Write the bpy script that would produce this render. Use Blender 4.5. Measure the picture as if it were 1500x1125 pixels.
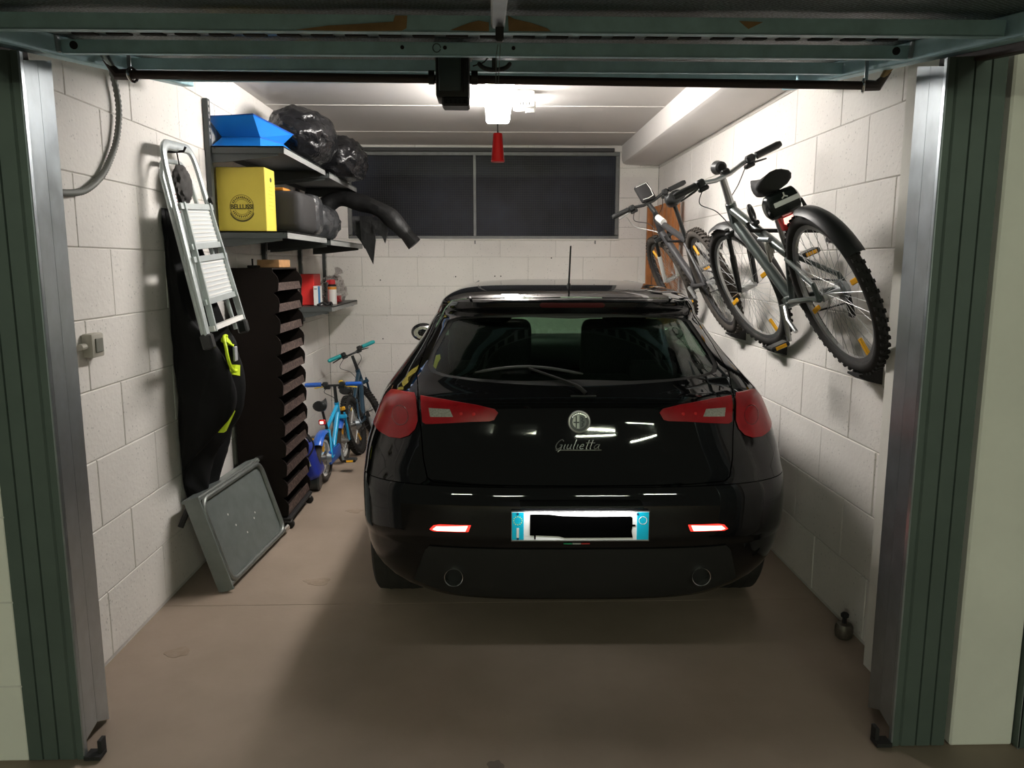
import bpy, bmesh, math, random
import numpy as np
from mathutils import Vector, Matrix, noise, Euler
random.seed(11)
for _o in list(bpy.data.objects):
    bpy.data.objects.remove(_o)
SC = bpy.context.scene
COL = SC.collection
R = math.radians

# ------------------------------------------------------------------ camera
cam_d = bpy.data.cameras.new('camera')
cam_d.sensor_width = 36.0
cam_d.sensor_fit = 'HORIZONTAL'
cam_d.lens = 1127.0 / 1500.0 * 36.0
cam_d.clip_start = 0.02
cam = bpy.data.objects.new('camera', cam_d)
COL.objects.link(cam)
cam.location = (0, 0, 1.55)
cam.rotation_euler = (R(90 - 8.90), 0, R(-1.506))
SC.camera = cam

# ------------------------------------------------------------------ world: dim corridor ambience
wd = bpy.data.worlds.new('corridor_ambience')
SC.world = wd
wd.use_nodes = True
wd.node_tree.nodes['Background'].inputs[0].default_value = (0.86, 0.90, 0.74, 1)
wd.node_tree.nodes['Background'].inputs[1].default_value = 0.075
SC.view_settings.view_transform = 'Standard'
SC.view_settings.look = 'None'
SC.view_settings.exposure = 0.0
SC.view_settings.gamma = 1.0
SC.view_settings.use_curve_mapping = False
LAMP_STRENGTH = 62.0
CORRIDOR_TUBE = 600.0

# ------------------------------------------------------------------ helpers
WM = {}

def frame_of(d):
    d = Vector(d).normalized()
    a = Vector((0, 0, 1)) if abs(d.z) < 0.9 else Vector((1, 0, 0))
    x = a.cross(d).normalized()
    return x, d.cross(x).normalized(), d

class MB:
    def __init__(s):
        s.v = []; s.f = []
    def add(s, vs, fs, M=None):
        b = len(s.v)
        for p in vs:
            p = Vector(p)
            s.v.append(M @ p if M is not None else p)
        for f in fs:
            s.f.append(tuple(i + b for i in f))
        return s
    def box(s, c, size, M=None, b=0.0, seg=1):
        c = Vector(c); hx, hy, hz = size[0]/2, size[1]/2, size[2]/2
        if b <= 0:
            vs = [c + Vector((sx*hx, sy*hy, sz*hz)) for sx in (-1, 1) for sy in (-1, 1) for sz in (-1, 1)]
            fs = [(0, 1, 3, 2), (4, 6, 7, 5), (0, 4, 5, 1), (2, 3, 7, 6), (0, 2, 6, 4), (1, 5, 7, 3)]
            return s.add(vs, fs, M)
        bm = bmesh.new()
        bmesh.ops.create_cube(bm, size=1)
        for v in bm.verts:
            v.co = Vector((v.co.x*size[0], v.co.y*size[1], v.co.z*size[2])) + c
        bmesh.ops.bevel(bm, geom=list(bm.edges), offset=b, segments=seg, affect='EDGES', profile=0.5)
        s.bm(bm, M)
        return s
    def bm(s, bm, M=None):
        bm.verts.ensure_lookup_table()
        for i, v in enumerate(bm.verts): v.index = i
        s.add([v.co.copy() for v in bm.verts], [tuple(v.index for v in f.verts) for f in bm.faces], M)
        bm.free()
    def bar(s, p0, p1, w, h, up=(0, 0, 1)):
        p0, p1 = Vector(p0), Vector(p1)
        d = (p1 - p0); L = d.length; d.normalize()
        u = Vector(up)
        x = d.cross(u)
        if x.length < 1e-5: x = d.cross(Vector((1, 0, 0)))
        x.normalize(); u = x.cross(d)
        M = Matrix((x, d, u)).transposed().to_4x4(); M.translation = (p0 + p1)/2
        return s.box((0, 0, 0), (w, L, h), M)
    def tube(s, path, r, n=8, closed=False, cap=True, M=None, flat=1.0, up=None):
        P = [Vector(p) for p in path]
        m = len(P)
        rs = r if isinstance(r, (list, tuple)) else [r]*m
        T = []
        for i in range(m):
            if closed: t = P[(i+1) % m] - P[i-1]
            else: t = P[min(i+1, m-1)] - P[max(i-1, 0)]
            T.append(t.normalized() if t.length > 1e-9 else Vector((0, 0, 1)))
        if up is not None:
            x = T[0].cross(Vector(up)).normalized()
        else:
            x, _, _ = frame_of(T[0])
        vs = []; fs = []
        for i in range(m):
            x = (x - T[i]*x.dot(T[i]))
            if x.length < 1e-6: x, _, _ = frame_of(T[i])
            x.normalize(); y = T[i].cross(x)
            for k in range(n):
                a = 2*math.pi*k/n
                vs.append(P[i] + (x*math.cos(a) + y*math.sin(a)*flat)*rs[i])
        rings = m if closed else m-1
        for i in range(rings):
            j = (i+1) % m
            for k in range(n):
                k2 = (k+1) % n
                fs.append((i*n+k, i*n+k2, j*n+k2, j*n+k))
        if cap and not closed:
            fs.append(tuple(reversed(range(n))))
            fs.append(tuple((m-1)*n+k for k in range(n)))
        return s.add(vs, fs, M)
    def cyl(s, p0, p1, r0, r1=None, n=16, M=None):
        return s.tube([p0, p1], [r0, r0 if r1 is None else r1], n, M=M)
    def lathe(s, prof, c=(0, 0, 0), axis=(0, 0, 1), n=24, close=False, cap=True, M=None):
        x, y, d = frame_of(axis); c = Vector(c)
        vs = []; fs = []; m = len(prof)
        for (r, h) in prof:
            for k in range(n):
                a = 2*math.pi*k/n
                vs.append(c + d*h + (x*math.cos(a) + y*math.sin(a))*max(r, 1e-4))
        for i in range(m if close else m-1):
            j = (i+1) % m
            for k in range(n):
                k2 = (k+1) % n
                fs.append((i*n+k, i*n+k2, j*n+k2, j*n+k))
        if cap and not close:
            fs.append(tuple(reversed(range(n))))
            fs.append(tuple((m-1)*n+k for k in range(n)))
        return s.add(vs, fs, M)
    def ball(s, c, r, sc=(1, 1, 1), u=16, v=10, M=None):
        bm = bmesh.new()
        bmesh.ops.create_uvsphere(bm, u_segments=u, v_segments=v, radius=r)
        for q in bm.verts:
            q.co = Vector((q.co.x*sc[0], q.co.y*sc[1], q.co.z*sc[2])) + Vector(c)
        s.bm(bm, M)
        return s
    def prism(s, poly, fn0, fn1):
        """closed polygon extruded between two mappings (u,v)->Vector"""
        n = len(poly)
        vs = [fn0(*p) for p in poly] + [fn1(*p) for p in poly]
        fs = [tuple(range(n)), tuple(reversed(range(n, 2*n)))]
        for i in range(n):
            j = (i+1) % n
            fs.append((i, i+n, j+n, j))
        return s.add(vs, fs)
    def mesh(s, name):
        me = bpy.data.meshes.new(name)
        me.from_pydata([tuple(v) for v in s.v], [], s.f)
        bm = bmesh.new(); bm.from_mesh(me)
        bmesh.ops.recalc_face_normals(bm, faces=bm.faces)
        bm.to_mesh(me); bm.free()
        return me
    def build(s, name, m, parent=None, smooth=35, world=True, label=None):
        me = s.mesh(name)
        return link(name, me, m, parent, smooth, world, label)

def link(name, me, m, parent=None, smooth=35, world=True, label=None):
    if m is not None and not me.materials: me.materials.append(m)
    if parent is not None and world:
        me.transform(WM[parent.name].inverted())
    if smooth is not None:
        me.polygons.foreach_set('use_smooth', [True]*len(me.polygons))
        if smooth < 180: me.set_sharp_from_angle(angle=R(smooth))
    o = bpy.data.objects.new(name, me)
    COL.objects.link(o)
    if parent is not None:
        o.parent = parent
        WM[o.name] = WM[parent.name]
    else:
        WM[o.name] = Matrix.Identity(4)
    if label: o['label'] = label
    return o

def tag(o, label, cat, group=None, kind=None):
    o['label'] = label; o['category'] = cat
    if group: o['group'] = group
    if kind: o['kind'] = kind
    return o

def struct(o, label, cat):
    o['kind'] = 'structure'
    o['label'] = label; o['category'] = cat
    return o

def thing(name, label, cat, loc=(0, 0, 0), rot=(0, 0, 0), group=None):
    o = bpy.data.objects.new(name, None)
    o.empty_display_size = 0.05
    COL.objects.link(o)
    o.location = loc; o.rotation_euler = rot
    WM[o.name] = Matrix.LocRotScale(Vector(loc), Euler(rot), None)
    return tag(o, label, cat, group)

def origin(o, loc):
    """move the origin of a single-mesh object to loc (geometry stays in place)"""
    o.data.transform(Matrix.Translation(-Vector(loc)))
    o.location = loc
    WM[o.name] = Matrix.Translation(Vector(loc))
    return o

def pchip(xs, ys):
    xs = np.array(xs, float); ys = np.array(ys, float)
    h = np.diff(xs); dl = np.diff(ys)/h
    d = np.zeros_like(ys)
    for i in range(1, len(xs)-1):
        if dl[i-1]*dl[i] > 0:
            w1 = 2*h[i]+h[i-1]; w2 = h[i]+2*h[i-1]
            d[i] = (w1+w2)/(w1/dl[i-1]+w2/dl[i])
    d[0] = dl[0]; d[-1] = dl[-1]
    def f(x):
        x = min(max(x, xs[0]), xs[-1])
        i = min(max(int(np.searchsorted(xs, x))-1, 0), len(h)-1)
        t = (x-xs[i])/h[i]
        return float(ys[i]*(1+2*t)*(1-t)**2 + h[i]*d[i]*t*(1-t)**2 + ys[i+1]*t*t*(3-2*t) + h[i]*d[i+1]*t*t*(t-1))
    return f

def arc(c, r, a0, a1, n, ax=(1, 0, 0), ay=(0, 0, 1)):
    c, ax, ay = Vector(c), Vector(ax), Vector(ay)
    return [c + (ax*math.cos(R(a0+(a1-a0)*i/n)) + ay*math.sin(R(a0+(a1-a0)*i/n)))*r for i in range(n+1)]

def spline(pts, n=8):
    """Catmull-Rom through points"""
    P = [Vector(p) for p in pts]; P = [2*P[0]-P[1]] + P + [2*P[-1]-P[-2]]
    out = []
    for i in range(1, len(P)-2):
        for k in range(n):
            t = k/n
            a, b, c, d = P[i-1], P[i], P[i+1], P[i+2]
            out.append(0.5*((2*b) + (c-a)*t + (2*a-5*b+4*c-d)*t*t + (3*b-a-3*c+d)*t**3))
    out.append(P[-2])
    return out

def text_mesh(txt, size, depth, M, name='text', shear=0.0, spacing=1.0, bold=0.0):
    cu = bpy.data.curves.new(name, 'FONT')
    cu.body = txt; cu.size = size; cu.extrude = depth; cu.shear = shear
    cu.align_x = 'CENTER'; cu.align_y = 'CENTER'; cu.resolution_u = 3
    cu.space_character = spacing; cu.offset = bold
    ob = bpy.data.objects.new(name, cu)
    COL.objects.link(ob)
    dg = bpy.context.evaluated_depsgraph_get()
    me = bpy.data.meshes.new_from_object(ob.evaluated_get(dg))
    bpy.data.objects.remove(ob); bpy.data.curves.remove(cu)
    me.transform(M)
    me.materials.clear()
    return me

# ------------------------------------------------------------------ materials
MATS = {}
def mat(name, col, rough=0.5, metal=0.0, var=0.0, vscale=4.0, bump=0.0, bscale=60.0, coat=0.0,
        trans=0.0, ior=1.45, emis=None, estr=0.0, spec=0.5, col2=None, detail=6.0, rvar=0.0, alpha=1.0, pits=0.0, bdist=0.004):
    if name in MATS: return MATS[name]
    m = bpy.data.materials.new(name); m.use_nodes = True
    nt = m.node_tree; N = nt.nodes; L = nt.links
    b = N['Principled BSDF']
    c4 = (*col, 1)
    b.inputs['Base Color'].default_value = c4
    b.inputs['Roughness'].default_value = rough
    b.inputs['Metallic'].default_value = metal
    b.inputs['Coat Weight'].default_value = coat
    b.inputs['Coat Roughness'].default_value = 0.03
    b.inputs['Transmission Weight'].default_value = trans
    b.inputs['IOR'].default_value = ior
    b.inputs['Specular IOR Level'].default_value = spec
    b.inputs['Alpha'].default_value = alpha
    if emis:
        b.inputs['Emission Color'].default_value = (*emis, 1)
        b.inputs['Emission Strength'].default_value = estr
    if var > 0 or bump > 0 or pits > 0:
        g = N.new('ShaderNodeNewGeometry')
        if var > 0:
            n1 = N.new('ShaderNodeTexNoise'); n1.inputs['Scale'].default_value = vscale
            n1.inputs['Detail'].default_value = detail; n1.inputs['Roughness'].default_value = 0.62
            L.new(g.outputs['Position'], n1.inputs['Vector'])
            rp = N.new('ShaderNodeValToRGB')
            rp.color_ramp.elements[0].position = 0.32; rp.color_ramp.elements[1].position = 0.68
            if col2 is None: col2 = tuple(max(0, x*(1-var)) for x in col)
            rp.color_ramp.elements[0].color = (*col2, 1); rp.color_ramp.elements[1].color = c4
            L.new(n1.outputs['Fac'], rp.inputs['Fac'])
            out = rp.outputs['Color']
            if pits > 0:
                vo = N.new('ShaderNodeTexVoronoi'); vo.inputs['Scale'].default_value = 42
                L.new(g.outputs['Position'], vo.inputs['Vector'])
                n3 = N.new('ShaderNodeTexNoise'); n3.inputs['Scale'].default_value = 7; n3.inputs['Detail'].default_value = 3
                L.new(g.outputs['Position'], n3.inputs['Vector'])
                ad = N.new('ShaderNodeMath'); ad.operation = 'MULTIPLY_ADD'
                L.new(n3.outputs['Fac'], ad.inputs[0]); ad.inputs[1].default_value = -0.35
                L.new(vo.outputs['Distance'], ad.inputs[2])
                r2 = N.new('ShaderNodeValToRGB')
                r2.color_ramp.elements[0].position = 0.0; r2.color_ramp.elements[1].position = 0.09
                r2.color_ramp.elements[0].color = (1-pits, 1-pits, 1-pits, 1); r2.color_ramp.elements[1].color = (1, 1, 1, 1)
                ad2 = N.new('ShaderNodeMath'); ad2.operation = 'ADD'; ad2.inputs[1].default_value = 0.09
                L.new(ad.outputs[0], ad2.inputs[0]); L.new(ad2.outputs[0], r2.inputs['Fac'])
                mx = N.new('ShaderNodeMix'); mx.data_type = 'RGBA'; mx.blend_type = 'MULTIPLY'; mx.inputs['Factor'].default_value = 1
                L.new(out, mx.inputs['A']); L.new(r2.outputs['Color'], mx.inputs['B'])
                out = mx.outputs['Result']
            L.new(out, b.inputs['Base Color'])
            if rvar > 0:
                mr = N.new('ShaderNodeMapRange')
                mr.inputs['To Min'].default_value = max(0.02, rough-rvar); mr.inputs['To Max'].default_value = min(1, rough+rvar)
                L.new(n1.outputs['Fac'], mr.inputs['Value']); L.new(mr.outputs[0], b.inputs['Roughness'])
        if bump > 0:
            n2 = N.new('ShaderNodeTexNoise'); n2.inputs['Scale'].default_value = bscale; n2.inputs['Detail'].default_value = 5
            L.new(g.outputs['Position'], n2.inputs['Vector'])
            bp = N.new('ShaderNodeBump'); bp.inputs['Strength'].default_value = bump; bp.inputs['Distance'].default_value = bdist
            L.new(n2.outputs['Fac'], bp.inputs['Height']); L.new(bp.outputs['Normal'], b.inputs['Normal'])
    MATS[name] = m
    return m

m_block = mat('painted_block', (0.80, 0.765, 0.725), 0.78, var=0.08, vscale=2.2, bump=0.5, bscale=55, pits=0.26)
m_mortar = mat('painted_joint', (0.69, 0.66, 0.62), 0.9, var=0.2, vscale=9, bump=0.4, bscale=80)
m_pier = mat('painted_plaster', (0.76, 0.74, 0.68), 0.8, var=0.10, vscale=3, bump=0.25, bscale=30)
m_ceil = mat('painted_ceiling', (0.77, 0.735, 0.705), 0.75, var=0.05, vscale=1.5, bump=0.1, bscale=25)
m_caulk = mat('joint_filler', (0.80, 0.77, 0.73), 0.7)
m_floor = mat('concrete', (0.335, 0.262, 0.205), 0.62, var=0.30, vscale=1.6, bump=0.12, bscale=45, detail=10, rvar=0.12, col2=(0.255, 0.198, 0.152))
m_stain = mat('oil_stain', (0.16, 0.12, 0.09), 0.55, var=0.35, vscale=20)
m_galv = mat('galvanised_steel', (0.46, 0.51, 0.54), 0.35, metal=0.9, var=0.18, vscale=14, rvar=0.08)
m_galv_b = mat('galvanised_rail', (0.44, 0.70, 0.76), 0.5, metal=0.1, var=0.25, vscale=9, rvar=0.08)
m_green = mat('green_grey_steel', (0.10, 0.13, 0.115), 0.5, metal=0.3, var=0.15, vscale=6)
m_brownbar = mat('brown_seal', (0.045, 0.03, 0.026), 0.6)
m_black = mat('black_plastic', (0.017, 0.018, 0.018), 0.42)
m_blackm = mat('black_matte', (0.014, 0.013, 0.013), 0.75)
m_rubber = mat('tyre_rubber', (0.020, 0.018, 0.016), 0.8, var=0.3, vscale=30)
m_dustrub = mat('dusty_rubber', (0.055, 0.046, 0.038), 0.85, var=0.4, vscale=20)
m_chrome = mat('chrome', (0.75, 0.75, 0.74), 0.18, metal=1.0)
m_alu = mat('brushed_aluminium', (0.52, 0.53, 0.53), 0.34, metal=0.9, var=0.08, vscale=40)
m_white = mat('white_plastic', (0.78, 0.77, 0.74), 0.4)
m_red = mat('red_plastic', (0.62, 0.012, 0.014), 0.42)
m_amber = mat('amber_reflector', (1.0, 0.50, 0.03), 0.25, spec=0.5)
m_redlens = mat('red_lit_lens', (0.8, 0.02, 0.02), 0.3, emis=(1.0, 0.05, 0.03), estr=2.0)
m_redcore = mat('red_glow_core', (1, 0.6, 0.5), 0.3, emis=(1.0, 0.33, 0.26), estr=7.0)  # hot centre of the bumper reflectors, flash return painted as emission
# ================================================================== SETTING
XL, XR, YB, ZC = -1.505, 1.52, 7.15, 2.60
YF = 2.47          # back of the door jambs
CH = 0.2655        # block course height
BL = 0.508         # block length
Z0 = 0.015

# ---- floor: cast slabs with one sawn joint
fl = struct(MB().box((0, -1.0, -0.11), (9, 17.6, 0.18)).build('floor', m_floor), 'brown grey concrete garage floor with a sawn joint', 'floor')
origin(fl, (0, 2.0, -0.2))
JY = 3.365
MB().box((0, (JY-0.003+YB+0.1)/2, -0.01), (3.4, YB+0.1-JY-0.003, 0.02)).build('slab', m_floor, fl)
MB().box((0, (JY-0.003-9.7)/2, -0.01), (9, JY-0.003+9.7, 0.02)).build('slab', m_floor, fl)
def blob(cx, cy, r, seed, sq=1.0):
    n = 22; poly = []
    for k in range(n):
        a = 2*math.pi*k/n
        rr = r*(0.75+0.5*noise.noise(Vector((math.cos(a)*1.3+seed, math.sin(a)*1.3, seed))))
        poly.append((cx+rr*math.cos(a)*sq, cy+rr*math.sin(a)))
    return MB().prism(poly, lambda x, y: Vector((x, y, 0.0003)), lambda x, y: Vector((x, y, 0.0012)))
m_scuff = mat('floor_scuff', (0.225, 0.165, 0.118), 0.6, var=0.35, vscale=26, col2=(0.30, 0.235, 0.18))
for (cx, cy, r, sd, sq, mm) in [(-1.27, 2.93, 0.05, 1, 1.3, m_scuff), (-0.86, 3.62, 0.05, 4, 1.9, m_scuff), (-0.87, 4.72, 0.05, 6, 1.3, m_scuff),
                       (0.004, 2.19, 0.035, 8, 1.0, m_stain)]:
    blob(cx, cy, r, sd, sq).build('floor_stain', mm, fl)

# ---- block walls
_bc = {}
def block_mesh(L, H):
    k = (round(L, 3), round(H, 3))
    if k not in _bc:
        mb = MB()
        mb.box((0, 0, 0), (L-0.0045, 0.02, H-0.0045), b=0.0025)
        me = mb.mesh('block'); me.materials.append(m_block)
        _bc[k] = me
    return _bc[k]

def block_wall(wall, org, du, length, height, offs, holes=(), rot=0.0, courses=None):
    """du: unit vector along the wall; blocks centred on the wall face"""
    z = Z0; ci = 0
    while z < height - 0.01:
        h = min(CH, height - z)
        s = offs[ci % 2]
        edges = [0.0]
        u = s
        while u < length:
            if u > 0.01: edges.append(u)
            u += BL
        edges.append(length)
        for a, b in zip(edges[:-1], edges[1:]):
            if b - a < 0.03: continue
            pieces = [(a, b, z, z+h)]
            for (u0, u1, z0, z1) in holes:
                np_ = []
                for (pa, pb, za, zb) in pieces:
                    if pb <= u0 or pa >= u1 or zb <= z0 or za >= z1:
                        np_.append((pa, pb, za, zb)); continue
                    if za < z0: np_.append((pa, pb, za, z0))
                    if zb > z1: np_.append((pa, pb, z1, zb))
                    ya, yb = max(za, z0), min(zb, z1)
                    if pa < u0: np_.append((pa, u0, ya, yb))
                    if pb > u1: np_.append((u1, pb, ya, yb))
                pieces = np_
            for (pa, pb, za, zb) in pieces:
                if pb-pa < 0.02 or zb-za < 0.02: continue
                o = bpy.data.objects.new('block', block_mesh(pb-pa, zb-za))
                COL.objects.link(o); o.parent = wall
                p = Vector(org) + Vector(du)*((pa+pb)/2)
                jit = random.uniform(-0.0012, 0.0012)
                nrm = Vector((-du[1], du[0], 0))
                o.location = Vector((p.x, p.y, (za+zb)/2)) + nrm*jit - wall.location
                o.rotation_euler = (0, 0, rot)
        z += CH; ci += 1

wl = struct(MB().box((XL-0.1045, (YF+YB)/2, ZC/2), (0.2, YB-YF, ZC)).build('wall_left', m_mortar), 'white painted concrete block wall behind the shelves and ladder', 'wall')
origin(wl, (XL-0.1, 4.8, 0))
# left joints: courses alternate at Y = 2.888/3.388 and 3.13/3.63
block_wall(wl, (XL-0.0095, YF, 0), (0, 1, 0), YB-YF, ZC, (2.888-YF-BL, 3.125-YF-BL), rot=R(90))
wr = struct(MB().box((XR+0.1045, (YF+YB)/2, ZC/2), (0.2, YB-YF, ZC)).build('wall_right', m_mortar), 'white painted concrete block wall carrying two bicycles', 'wall')
origin(wr, (XR+0.1, 4.8, 0))
block_wall(wr, (XR+0.0095, YF, 0), (0, 1, 0), YB-YF, ZC, (2.93-YF-BL, 3.175-YF-BL), rot=R(90))
# back wall with the window opening
WX0, WX1, WZ0, WZ1 = -1.30, 1.165, 1.772, 2.545
mb = MB()
for (x0, x1, z0, z1) in [(XL, WX0, 0, ZC), (WX1, XR, 0, ZC), (WX0, WX1, 0, WZ0), (WX0, WX1, WZ1, ZC)]:
    mb.box(((x0+x1)/2, YB+0.1045, (z0+z1)/2), (x1-x0, 0.2, z1-z0))
wb_ = struct(mb.build('wall_back', m_mortar), 'white painted block wall with the long dark window at the back', 'wall')
origin(wb_, (0, YB+0.1, 0))
block_wall(wb_, (XL, YB+0.0095, 0), (1, 0, 0), XR-XL, ZC, (-0.938-XL-BL*2+BL, -0.68-XL-BL), holes=[(WX0-XL, WX1-XL, WZ0, WZ1)])
mb = MB()
for (x, z) in [(-1.02, 1.40), (0.03, 1.435), (0.085, 1.435), (-1.01, 0.86), (-0.33, 1.43), (0.55, 1.60)]:
    mb.lathe([(0.006, 0), (0.006, 0.0015)], (x, YB-0.0012, z), (0, -1, 0), 8)
mb.build('plug_hole', m_blackm, wb_)

# ---- window
wn = thing('window_1', 'long barred cellar window with dark panes and wire mesh', 'window', (-0.07, YB+0.05, WZ0))
wn['kind'] = 'structure'
m_wframe = mat('window_frame_grey', (0.20, 0.205, 0.20), 0.5, metal=0.4, var=0.2, vscale=20)
yw = YB+0.035
fw = 0.035
for nm, c, s_ in [('frame_bar', (0, yw, WZ1-fw/2), (WX1-WX0, 0.05, fw)), ('frame_bar', (0, yw, WZ0+0.014), (WX1-WX0, 0.05, 0.028)),
                 ('frame_bar', (WX0+fw/2, yw, (WZ0+WZ1)/2), (fw, 0.05, WZ1-WZ0-2*fw)), ('frame_bar', (WX1-fw/2, yw, (WZ0+WZ1)/2), (fw, 0.05, WZ1-WZ0-2*fw)),
                 ('mullion', (-0.15, yw-0.002, (WZ0+WZ1)/2), (0.028, 0.05, WZ1-WZ0-0.05))]:
    c = ((WX0+WX1)/2 if c[0] == 0 else c[0], c[1], c[2])
    MB().box(c, s_, b=0.003).build(nm, m_wframe, wn)
m_pane = mat('dark_pane', (0.032, 0.037, 0.056), 0.5, var=0.75, vscale=1.8, bump=0.5, bscale=4, col2=(0.009, 0.009, 0.010), spec=0.3, detail=3)
for x0, x1 in ((WX0+fw, -0.15), (-0.15, WX1-fw)):
    MB().box(((x0+x1)/2, yw+0.018, (WZ0+WZ1)/2), (x1-x0, 0.008, WZ1-WZ0-0.05)).build('pane', m_pane, wn)
mb = MB()
x = WX0+fw+0.02
while x < WX1-fw:
    if abs(x+0.15) > 0.016: mb.box((x, yw-0.010, (WZ0+WZ1)/2), (0.0018, 0.0018, WZ1-WZ0-0.06))
    x += 0.0205
z = WZ0+0.04
while z < WZ1-0.04:
    mb.box(((WX0+WX1)/2, yw-0.008, z), (WX1-WX0-0.07, 0.0018, 0.0018))
    z += 0.0205
wm = mb.build('wire_mesh', mat('wire', (0.045, 0.045, 0.045), 0.5, metal=0.3), wn); wm['kind'] = 'stuff'
MB().box(((WX0+WX1)/2, YB-0.001, WZ0-0.006), (WX1-WX0+0.02, 0.02, 0.014), b=0.003).build('sill', m_pier, wn)
for sx, sz in [(-0.15, WZ0-0.03), (0.95, WZ0-0.03)]:
    MB().box((sx, YB-0.004, sz), (0.012, 0.006, 0.03)).build('anchor', m_wframe, wn)

MB().box(((WX0+WX1)/2-0.03, YB-0.012, WZ1+0.012), (WX1-WX0-0.05, 0.03, 0.034), b=0.004).build('head_strip', mat('dark_strip', (0.05, 0.05, 0.05), 0.6), wn)
# ---- ceiling with panel joints
cl = struct(MB().box((0, (YF+YB)/2-0.2, ZC+0.13), (3.4, YB-YF+0.6, 0.2)).build('ceiling', m_mortar), 'off white ceiling of wide panels with thin joints', 'ceiling')
origin(cl, (0, 4.8, ZC))
ys = [2.2, 3.33, 4.37, 5.41, 6.45, YB+0.1]
for a, b in zip(ys[:-1], ys[1:]):
    MB().box((0, (a+b)/2, ZC+0.015), (XR-XL+0.02, b-a-0.006, 0.03)).build('ceiling_panel', m_ceil, cl)
for y in ys[1:-1]:
    MB().box((0, y, ZC+0.002), (XR-XL, 0.012, 0.012), b=0.003).build('joint_strip', m_caulk, cl)
# ---- boxed beam along the right wall
bmx = MB()
poly = [(1.18, ZC), (1.18, 2.475), (1.19, 2.447), (1.215, 2.433), (XR, 2.428), (XR, ZC)]
bmx.prism(poly, lambda x, z: Vector((x, 2.6, z)), lambda x, z: Vector((x, YB, z)))
bo = struct(bmx.build('ceiling_beam', m_ceil), 'boxed white ceiling beam running above the right wall', 'beam')
origin(bo, (1.35, 4.8, 2.43))

# ---- front piers beside the opening
def plain(name, c, s_, m, label, cat, b=0.006):
    o = struct(MB().box(c, s_, b=b).build(name, m), label, cat)
    return origin(o, (c[0], c[1], c[2]-s_[2]/2))
wfl = plain('wall_front_left', (-1.86, 2.42, 1.4), (0.80, 0.34, 2.8), m_pier, 'whitewashed pier left of the garage opening', 'wall')
for z, jj in ((0.255, 0), (0.53, 0), (0.80, 0), (1.07, 0), (1.33, 0)):
    MB().box((-1.86, 2.2495, z), (0.80, 0.002, 0.005)).build('bed_joint', m_mortar, wfl)
wfr = plain('wall_front_right', (1.585, 2.42, 1.4), (0.206, 0.34, 2.8), m_pier, 'plain whitewashed pier right of the garage opening', 'wall')
wpr = plain('wall_pilaster', (1.488, 2.62, 1.3), (0.09, 0.29, 2.6), m_pier, 'narrow plastered pilaster behind the right jamb', 'wall')
plain('wall_header', (0, 2.36, 2.80), (5, 0.2, 0.4), m_pier, 'lintel above the garage opening', 'wall')

# ---- steel door jambs (ribbed front, smooth reveal)
def jamb(name, sx, label):
    t = thing(name, label, 'door jamb', (sx*1.37, 2.35, 0)); t['kind'] = 'structure'
    H0 = 2.125
    # plan profile of the front face with folded ribs
    px = [1.288, 1.312, 1.316, 1.322, 1.366, 1.369, 1.372, 1.415, 1.418, 1.421, 1.462]
    py = [2.25, 2.25, 2.256, 2.25, 2.25, 2.256, 2.25, 2.25, 2.256, 2.25, 2.25]
    for k, (i0, i1) in enumerate([(0, 2), (2, 5), (5, 8), (8, 10)]):
        poly = [(px[i], py[i]) for i in range(i0, i1+1)] + [(px[i1], 2.268), (px[i0], 2.268)]
        MB().prism([(sx*a, b) for a, b in poly], lambda x, y: Vector((x, y, 0.004)), lambda x, y: Vector((x, y, H0+0.03*(x*sx-1.28)))).build('front_strip', m_green, t, smooth=30)
    for (y0, y1) in ((2.268, 2.363), (2.365, 2.47)):
        poly = [(1.288 + 0.16*(y0-2.268), y0), (1.288+0.16*(y1-2.268), y1), (1.40, y1), (1.40, y0)]
        MB().prism([(sx*a, b) for a, b in poly], lambda x, y: Vector((x, y, 0.06 if y < 2.4 else 0.004)), lambda x, y: Vector((x, y, 2.10+0.24*(y-2.25)))).build('reveal_strip', m_galv, t, smooth=30)
    # folded lip between reveal and front
    MB().box((sx*1.2905, 2.258, 1.07), (0.007, 0.018, 2.11), b=0.002).build('lip', m_galv, t)
    # black foot bracket
    MB().box((sx*1.262, 2.262, 0.012), (0.05, 0.045, 0.012)).box((sx*1.246, 2.275, 0.034), (0.012, 0.03, 0.05)).build('foot_bracket', m_blackm, t)
    return t
jamb('trim_1', -1, 'ribbed grey green steel door jamb at the left of the opening')
jamb('trim_2', 1, 'ribbed grey green steel door jamb at the right of the opening')
nj = thing('trim_3', "edge of the neighbouring garage's steel jamb at far right", 'door jamb', (1.76, 2.33, 0)); nj['kind'] = 'structure'
MB().box((1.765, 2.33, 1.2), (0.15, 0.2, 2.4), b=0.004).build('post', m_green, nj)
MB().box((1.695, 2.24, 1.2), (0.006, 0.02, 2.4)).build('lip', m_galv, nj)

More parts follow.
